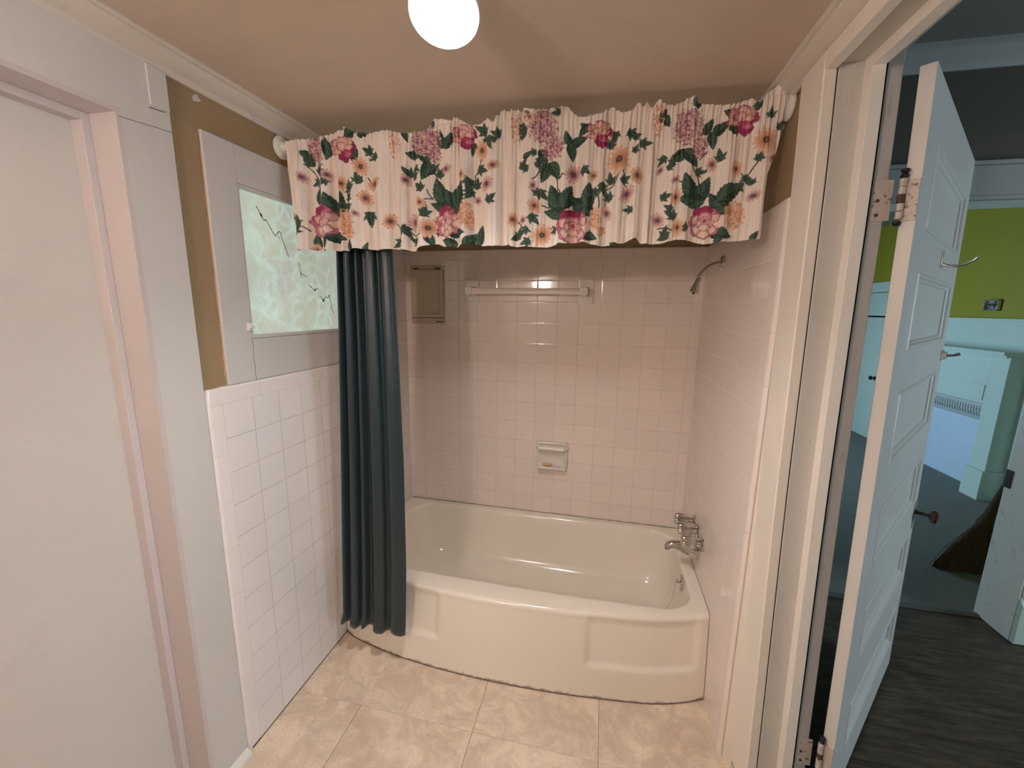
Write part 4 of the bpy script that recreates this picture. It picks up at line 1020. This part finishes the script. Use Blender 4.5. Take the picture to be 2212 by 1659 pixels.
for zc in (1.739, .228):
    t = MB(); t.box(1.6735, 1.7105, YR-.0035, YR+.001, zc-.044, zc+.044); t.xf(SH); hg = t.build('hinge', M_hinge, d2, bevel=.001)
    t = MB(); t.box(-.0032, .0005, -.0285, -.0005, zc-.046, zc+.042); t.cutz().xf(toD); t.build('door_leaf', M_hinge, hg, bevel=.001)
    kx = 1.7165
    for i in range(5):
        z0 = zc-.042+i*.0175
        t = MB(); t.lathe([(0, .0058), (.001, .0072), (.0158, .0072), (.0168, .0058)], SD(Vector((kx, YR-.0062, z0))), (0, 0, 1), 18)
        t.build('knuckle', M_hinge if i in (0, 1, 3, 4) else M_rust, hg, smooth=True)
    t = MB(); t.lathe([(.0455, .0055), (.050, .0085), (.054, .0060), (.057, .0045), (.060, .0080), (.064, .0075), (.066, .003)], SD(Vector((kx, YR-.0062, zc))), (0, 0, 1), 18); t.build('pin_finial', M_black, hg, smooth=True)
    t = MB(); t.lathe([(-.056, .004), (-.052, .0075), (-.046, .006)], SD(Vector((kx, YR-.0062, zc))), (0, 0, 1), 18); t.build('pin_tip', M_black, hg, smooth=True)
    for (dx, dz) in ((1.684, .032), (1.698, .018), (1.683, .0), (1.684, -.031)):
        t = MB(); p = SH(Vector((dx, YR-.0036, zc+dz))); t.lathe([(-.001, .0042), (.0008, .0038)], p, (0, -1, 0), 14); t.build('screw', M_rust if dz < .01 else M_hinge, hg)
    for (du, dz) in ((-.011, .031), (-.015, .004), (-.012, -.030)):
        t = MB(); p = toD(Vector((-.0032, du, zc+dz-.002))); t.lathe([(-.001, .0042), (.0008, .0038)], p, (-dd.x, -dd.y, 0), 14); t.build('screw', M_hinge, hg)
# coat hook, latch and knob on the door
t = MB(); t.box(.478, .492, 0, .003, 1.624, 1.672); t.cutz().xf(toD); hk = t.build('coat_hook', M_chrome, d2, bevel=.001)
t = MB(); pts = [(.485, .003, 1.634), (.486, .018, 1.628), (.488, .034, 1.627), (.490, .050, 1.632), (.491, .064, 1.641), (.492, .071, 1.649)]
t.tube([toD(Vector(p)) for p in pts], [.0035, .0038, .0038, .0036, .0034, .0045], 12); t.build('hook_arm', M_chrome, hk, smooth=True)
t = MB(); t.box(.845, .900, 0, .004, 1.322, 1.358); t.cutz().xf(toD); lt = t.build('rim_latch', M_steel, d2, bevel=.001)
t = MB(); t.box(.852, .893, .003, .014, 1.326, 1.352); t.tube([Vector((.868, .012, 1.340)), Vector((.872, .030, 1.342)), Vector((.880, .045, 1.348))], [.005, .0045, .006], 10)
t.box(.895, .925, .002, .010, 1.332, 1.346); t.cutz().xf(toD); t.build('latch_bolt', M_steel, lt, bevel=.001)
t = MB(); t.box(.850, .885, 0, .0025, .655, .765); t.cutz().xf(toD); kn = t.build('knob_plate', M_halltrim, d2, bevel=.001)
t = MB(); p0 = toD(Vector((.868, .002, .722))); t.lathe([(0, .010), (.004, .009), (.006, .006), (.040, .006)], p0, (nn_.x, nn_.y, 0), 20); t.build('knob_stem', M_brass, kn, smooth=True)
t = MB(); t.lathe([(.038, .007), (.040, .012), (.044, .020), (.050, .0245), (.057, .0255), (.063, .022), (.066, .014), (.067, .003)], p0, (nn_.x, nn_.y, 0), 28); t.build('knob', M_knobbrown, kn, smooth=True)

# ------------------------------------------------------------------ hall
HY0, HY1 = -.035, .145
OX0, OX1, OZ = 2.05, 3.012, 1.955
o = struct(MB().box(1.60, 5.1, -3.0, HY1, -.05, -.002).build('floor', M_wood))
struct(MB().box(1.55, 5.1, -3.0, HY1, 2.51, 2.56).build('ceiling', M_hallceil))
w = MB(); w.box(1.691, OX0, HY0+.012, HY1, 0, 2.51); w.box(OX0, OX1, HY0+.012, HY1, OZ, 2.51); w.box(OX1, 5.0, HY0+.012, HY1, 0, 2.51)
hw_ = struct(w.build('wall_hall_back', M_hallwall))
w = MB(); w.box(5.0, 5.1, -3.0, -2.45, 0, 2.51); w.box(5.0, 5.1, -1.05, .145, 0, 2.51); w.box(5.0, 5.1, -2.45, -1.05, 0, .45); w.box(5.0, 5.1, -2.45, -1.05, 2.0, 2.51)
struct(w.build('wall_hall_right', M_hallwall))
struct(MB().box(1.69, 5.0, -3.1, -3.0, 0, 2.51).build('wall_hall_front', M_hallwall))
def window_frame(name, xa, xb, y0, y1, z0, z1):
    t = MB(); k = .05
    for a, b2, c_, d_ in ((y0, y1, z0, z0+k), (y0, y1, z1-k, z1), (y0, y0+k, z0, z1), (y1-k, y1, z0, z1), ((y0+y1)/2-.015, (y0+y1)/2+.015, z0, z1), (y0, y1, (z0+z1)/2-.02, (z0+z1)/2+.02)):
        t.box(xa, xb, a, b2, c_, d_)
    return struct(t.build(name, M_halltrim))
window_frame('window_2', 5.02, 5.05, -2.45, -1.05, .45, 2.0)
c = MB(); c.prism([(0, 0), (.008, 0), (.014, .012), (.030, .030), (.052, .055), (.058, .062), (.066, .066), (.066, .080), (0, .080)], lambda p, x: (x, HY0+.012-p[0], 2.430+p[1]), [1.69, 5.0])
c = struct(c.build('trim_5', M_halltrim, smooth=True)); c['label'] = 'grey crown moulding along the dark hall wall'
# casing round the bedroom doorway
t = MB(); t.box(1.93, OX0, HY0-.006, HY0+.012, 0, OZ); t.box(OX1, OX1+.115, HY0-.006, HY0+.012, 0, OZ); t.box(1.91, OX1+.14, HY0-.010, HY0+.012, OZ-.002, OZ+.118); t.box(1.90, OX1+.15, HY0-.022, HY0+.012, OZ+.118, OZ+.134)
t.box(1.91, OX1+.14, HY0-.016, HY0+.012, OZ-.012, OZ+.004)
t = struct(t.build('trim_6', M_halltrim, bevel=.002)); t['label'] = 'pale casing around the doorway to the green room'
j = MB(); j.box(OX1-.006, OX1+.004, HY0-.004, HY1+.004, 0, OZ); j.box(OX0-.004, OX0+.006, HY0-.004, HY1+.004, 0, OZ); j.box(OX0, OX1, HY0-.004, HY1+.004, OZ-.008, OZ)
j.build('jamb', paint('chipped_hall_jamb', (.80, .84, .78), .42, .45, (.10, .09, .08), scale=26, bs=.5), t, bevel=.001)
j = MB(); j.box(OX1-.010, OX1-.005, .118, .150, .682, .768); j.build('strike_plate', M_black, t)
t = MB(); t.box(OX1-.004, OX1+.145, HY0-.026, HY0, 0, .185); t.prism([(0, 0), (.030, 0), (.030, .006), (.024, .010), (.022, .016), (.016, .022), (.014, .030), (0, .034)], lambda p, x: (x, HY0-p[0], .185+p[1]), [OX1-.004, OX1+.145])
t.box(OX1+.145, 5.0, HY0-.014, HY0+.012, 0, .20)
t = struct(t.build('baseboard_hall', M_mint, bevel=.0015))
t = MB(); t.prism([(0, 0), (0, .004), (.012, .010), (.030, .010), (.042, .004), (.042, 0)], lambda p, x: (x, .103+p[0], -.001+p[1]), [OX0, OX1])
t = struct(t.build('trim_7', plain('dull_metal_strip', (.13, .13, .11), .5))); t['label'] = 'metal threshold strip between wood and carpet'

# ------------------------------------------------------------------ green bedroom beyond
BX = 4.27
struct(MB().box(1.2, 4.6, HY1, 4.7, -.05, .003).build('floor', M_carpet))
struct(MB().box(1.2, 4.6, HY1, 4.7, 2.51, 2.56).build('ceiling', M_hallceil))
w = struct(MB().box(BX+.01, BX+.35, HY1, 4.7, 1.45, 2.51).build('wall_bedroom_right', M_green))
t = MB(); t.box(BX, BX+.35, HY1, 1.722, 0, 1.452); t.box(BX, BX+.35, 3.10, 4.7, 0, 1.452); t.box(BX, BX+.35, 1.722, 3.10, .9, 1.452); t.box(BX+.10, BX+.35, 1.722, 3.10, 0, .9)
t.build('wainscot', M_mint, w)
t = MB(); t.box(BX-.022, BX, HY1, 4.7, 1.440, 1.462); t.box(BX-.012, BX, HY1, 4.7, 1.410, 1.440); t.build('chair_rail', M_mint, w, bevel=.002)
struct(MB().box(1.2, BX, 4.6, 4.7, 0, 2.51).build('wall_bedroom_back', M_green))
w = MB(); w.box(1.2, 1.3, HY1, 2.1, 0, 2.51); w.box(1.2, 1.3, 3.4, 4.7, 0, 2.51); w.box(1.2, 1.3, 2.1, 3.4, 0, .45); w.box(1.2, 1.3, 2.1, 3.4, 1.85, 2.51)
struct(w.build('wall_bedroom_left', M_green))
window_frame('window_3', 1.24, 1.27, 2.1, 3.4, .45, 1.85)
w = MB(); w.box(1.2, 1.93, HY1, HY1+.01, 0, 2.51); w.box(OX1+.12, BX, HY1, HY1+.01, 0, 2.51); struct(w.build('wall_bedroom_front', M_green))
# closet door
t = MB(); t.box(BX-.020, BX+.006, 3.22, 3.30, 0, 1.83); t.box(BX-.020, BX+.006, 4.06, 4.14, 0, 1.83); t.box(BX-.020, BX+.006, 3.22, 4.14, 1.735, 1.85)
t = struct(t.build('trim_8', M_mint, bevel=.002)); t['label'] = 'pale casing of the closet door in the green room'
b_ = MB(); b_.box(BX-.016, BX+.004, 3.31, 4.05, .01, 1.725); d3 = struct(b_.build('door_3', M_mint)); d3['label'] = 'closed pale closet door with horizontal panels in the green room'
for i in range(5):
    z0 = .12+i*.325
    t = MB(); t.box(BX-.022, BX-.016, 3.40, 3.96, z0, z0+.225); t.build('panel', M_mint, d3, bevel=.004)
t = MB(); t.lathe([(0, .02), (.004, .02), (.006, .008), (.03, .008), (.034, .022), (.046, .026), (.055, .02), (.058, .004)], (BX-.016, 3.46, .735), (-1, 0, 0), 24); t.build('door_knob', M_black, d3, smooth=True)

# fireplace
fp = thing('fireplace', 'white painted fireplace with boarded opening in the green room', 'fireplace', (4.2, 2.4, 0))
FY0, FY1 = 1.722, 3.06
t = MB(); t.box(4.15, BX+.01, FY0, FY0+.15, .245, 1.178); t.box(4.15, BX+.01, FY1-.15, FY1, .245, 1.178); t.box(4.15, BX+.01, FY0+.15, FY1-.15, .775, 1.178)
t.build('surround', M_mint, fp, bevel=.003)
t = MB(); t.box(4.143, 4.150, FY0+.16, FY1-.16, .80, .93); t.build('frieze_panel', M_mint, fp, bevel=.002)
for y in (FY0-.012, FY1-.162):
    t = MB(); t.box(4.128, BX+.01, y, y+.174, 0, .245); t.build('plinth', M_mint, fp, bevel=.003)
t = MB(); t.box(4.06, BX+.01, FY0-.055, FY1+.055, 1.186, 1.212); t.box(4.10, BX+.01, FY0-.025, FY1+.025, 1.166, 1.187); t.build('mantel_shelf', M_mint, fp, bevel=.003)
t = MB(); t.box(4.318, 4.345, FY0+.15, FY1-.15, 0, .775); bd = t.build('cover_board', paint('daylight_tinted_white', (.60, .73, .85), .6, .3, (.30, .30, .26), scale=16), fp)  # white board; the blue daylight falling on it is painted into its base colour
# cast arch with fluted shell ornament
t = MB(); yc = (FY0+FY1)/2; hw2 = (FY1-FY0)/2-.15
prof = []
t2 = MB()
ycs = np.linspace(-hw2, hw2, 60)
vs = []; fs = []
for yq in ycs:
    e = max(0, (abs(yq)-(hw2-.14))/.14); zb = .600-.09*e*e
    for x_, z_ in ((4.300, .775), (4.270, .775), (4.262, .70), (4.268, zb+.02), (4.285, zb), (4.318, zb)): vs.append((x_, yc+yq, z_))
for i in range(59):
    for k in range(5): fs.append((i*6+k, i*6+k+1, i*6+6+k+1, i*6+6+k))
t.add(vs, fs); ar = t.build('cast_arch', paint('worn_cast_paint', (.52, .56, .54), .5, .7, (.10, .10, .10), scale=40, bs=.8), fp, smooth=True)
t = MB()
for i in range(34):
    yq = -hw2+.05+i*(2*hw2-.10)/33; e = max(0, (abs(yq)-(hw2-.16))/.16)
    t.tube([(4.262, yc+yq*.97, .72-.06*e), (4.256, yc+yq, .68-.06*e), (4.264, yc+yq*1.02, .635-.07*e)], [.004, .011, .005], 8)
t.build('fluted_ornament', bpy.data.materials['worn_cast_paint'], ar, smooth=True)
# trim board beside the chimney
t = MB(); t.box(4.19, BX, 1.50, 1.60, .003, .93); tp = struct(t.build('trim_9', M_mint, bevel=.004)); tp['label'] = 'white boxed corner post right of the fireplace'
# small box on the green wall
sb_ = thing('wall_box', 'small square metal box with wires on the lime green wall', 'electrical box', (BX+.01, 2.15, 1.57))
t = MB(); y0, y1, z0, z1 = 2.07, 2.205, 1.525, 1.615
for a in ((y0, y1, z0, z0+.007), (y0, y1, z1-.007, z1), (y0, y0+.007, z0, z1), (y1-.007, y1, z0, z1)): t.box(BX-.020, BX+.011, *a)
t.build('box_rim', M_steel, sb_, bevel=.001)
t = MB(); t.box(BX+.004, BX+.011, y0, y1, z0, z1); t.build('box_back', M_steel, sb_)
t = MB(); rr = random.Random(8)
for i in range(7):
    yq = y0+.02+rr.random()*.09; zq = z0+.02+rr.random()*.04
    t.tube([(BX+.004, yq, zq), (BX-.010, yq+rr.uniform(-.02, .02), zq+rr.uniform(-.02, .02)), (BX-.004, yq+rr.uniform(-.03, .03), zq+rr.uniform(-.02, .02))], .003, 6)
t.build('wires', M_black, sb_, smooth=True)

# broom leaning inside the doorway
br = thing('broom', 'straw broom leaning behind the bedroom door jamb', 'broom', (3.27, .54, 0))
def straw_mat():
    mt, nt, b = newmat('broom_straw'); co, s = coords(nt)
    n = noise(nt, co, 90, 4, .6, stretch=(1, 1, .06))
    L(nt, mix(nt, n, (.022, .015, .008), (.085, .058, .030)), b.inputs['Base Color']); b.inputs['Roughness'].default_value = .85
    bump(nt, b, n, 1.0, .004); return mt
M_straw = straw_mat()
top = Vector((3.288, .55, .312)); axis = Vector((.27, .03, 1)).normalized()
t = MB(); vs = []; fs = []; rr = random.Random(6)
nl, ns_ = 12, 56
for k in range(nl+1):
    f = k/nl
    hw3 = .032+(.158-.032)*(1-(1-f)**1.15); th3 = .022+.012*f
    c0 = top+Vector((-.006*f, 0, -(.312-.006)*f)) - Vector((.036, 0, 0))*f
    for i in range(ns_):
        a = 2*math.pi*i/ns_; ca, sa = math.cos(a), math.sin(a)
        jj = 1+.05*rr.uniform(-1, 1)*f; sx = math.copysign(abs(ca)**.8, ca)
        vs.append((c0.x+hw3*sx*jj, c0.y+th3*sa*jj, max(c0.z+(.004*rr.uniform(-1, 1) if k == nl else 0), .004)))
for k in range(nl):
    for i in range(ns_): j = (i+1) % ns_; fs.append((k*ns_+i, k*ns_+j, (k+1)*ns_+j, (k+1)*ns_+i))
fs.append(tuple(range(ns_))); fs.append(tuple(nl*ns_+i for i in range(ns_))[::-1])
t.add(vs, fs)
for i in range(90):
    a = rr.uniform(-1, 1); x0 = top.x+.026*a; x1 = top.x-.042+.158*a+rr.uniform(-.006, .006); yq = top.y+rr.choice((-1, 1))*rr.uniform(.012, .030)
    t.tube([(x0, top.y+(yq-top.y)*.8, top.z-.01), ((x0*.35+x1*.65), yq, .14), (x1, yq, .006)], .0014, 4)
t.build('bristles', M_straw, br)
t = MB(); t.lathe([(-.01, .034), (0, .036), (.03, .030), (.06, .024), (.16, .020), (.24, .016)], top-Vector((0, 0, .005)), axis, 24); t.build('binding', M_straw, br, smooth=True)
t = MB(); t.tube([top+axis*.04, top+axis*.5, top+axis*1.05], .0125, 14); t.build('handle', plain('dark_wood_handle', (.05, .030, .018), .5), br, smooth=True)
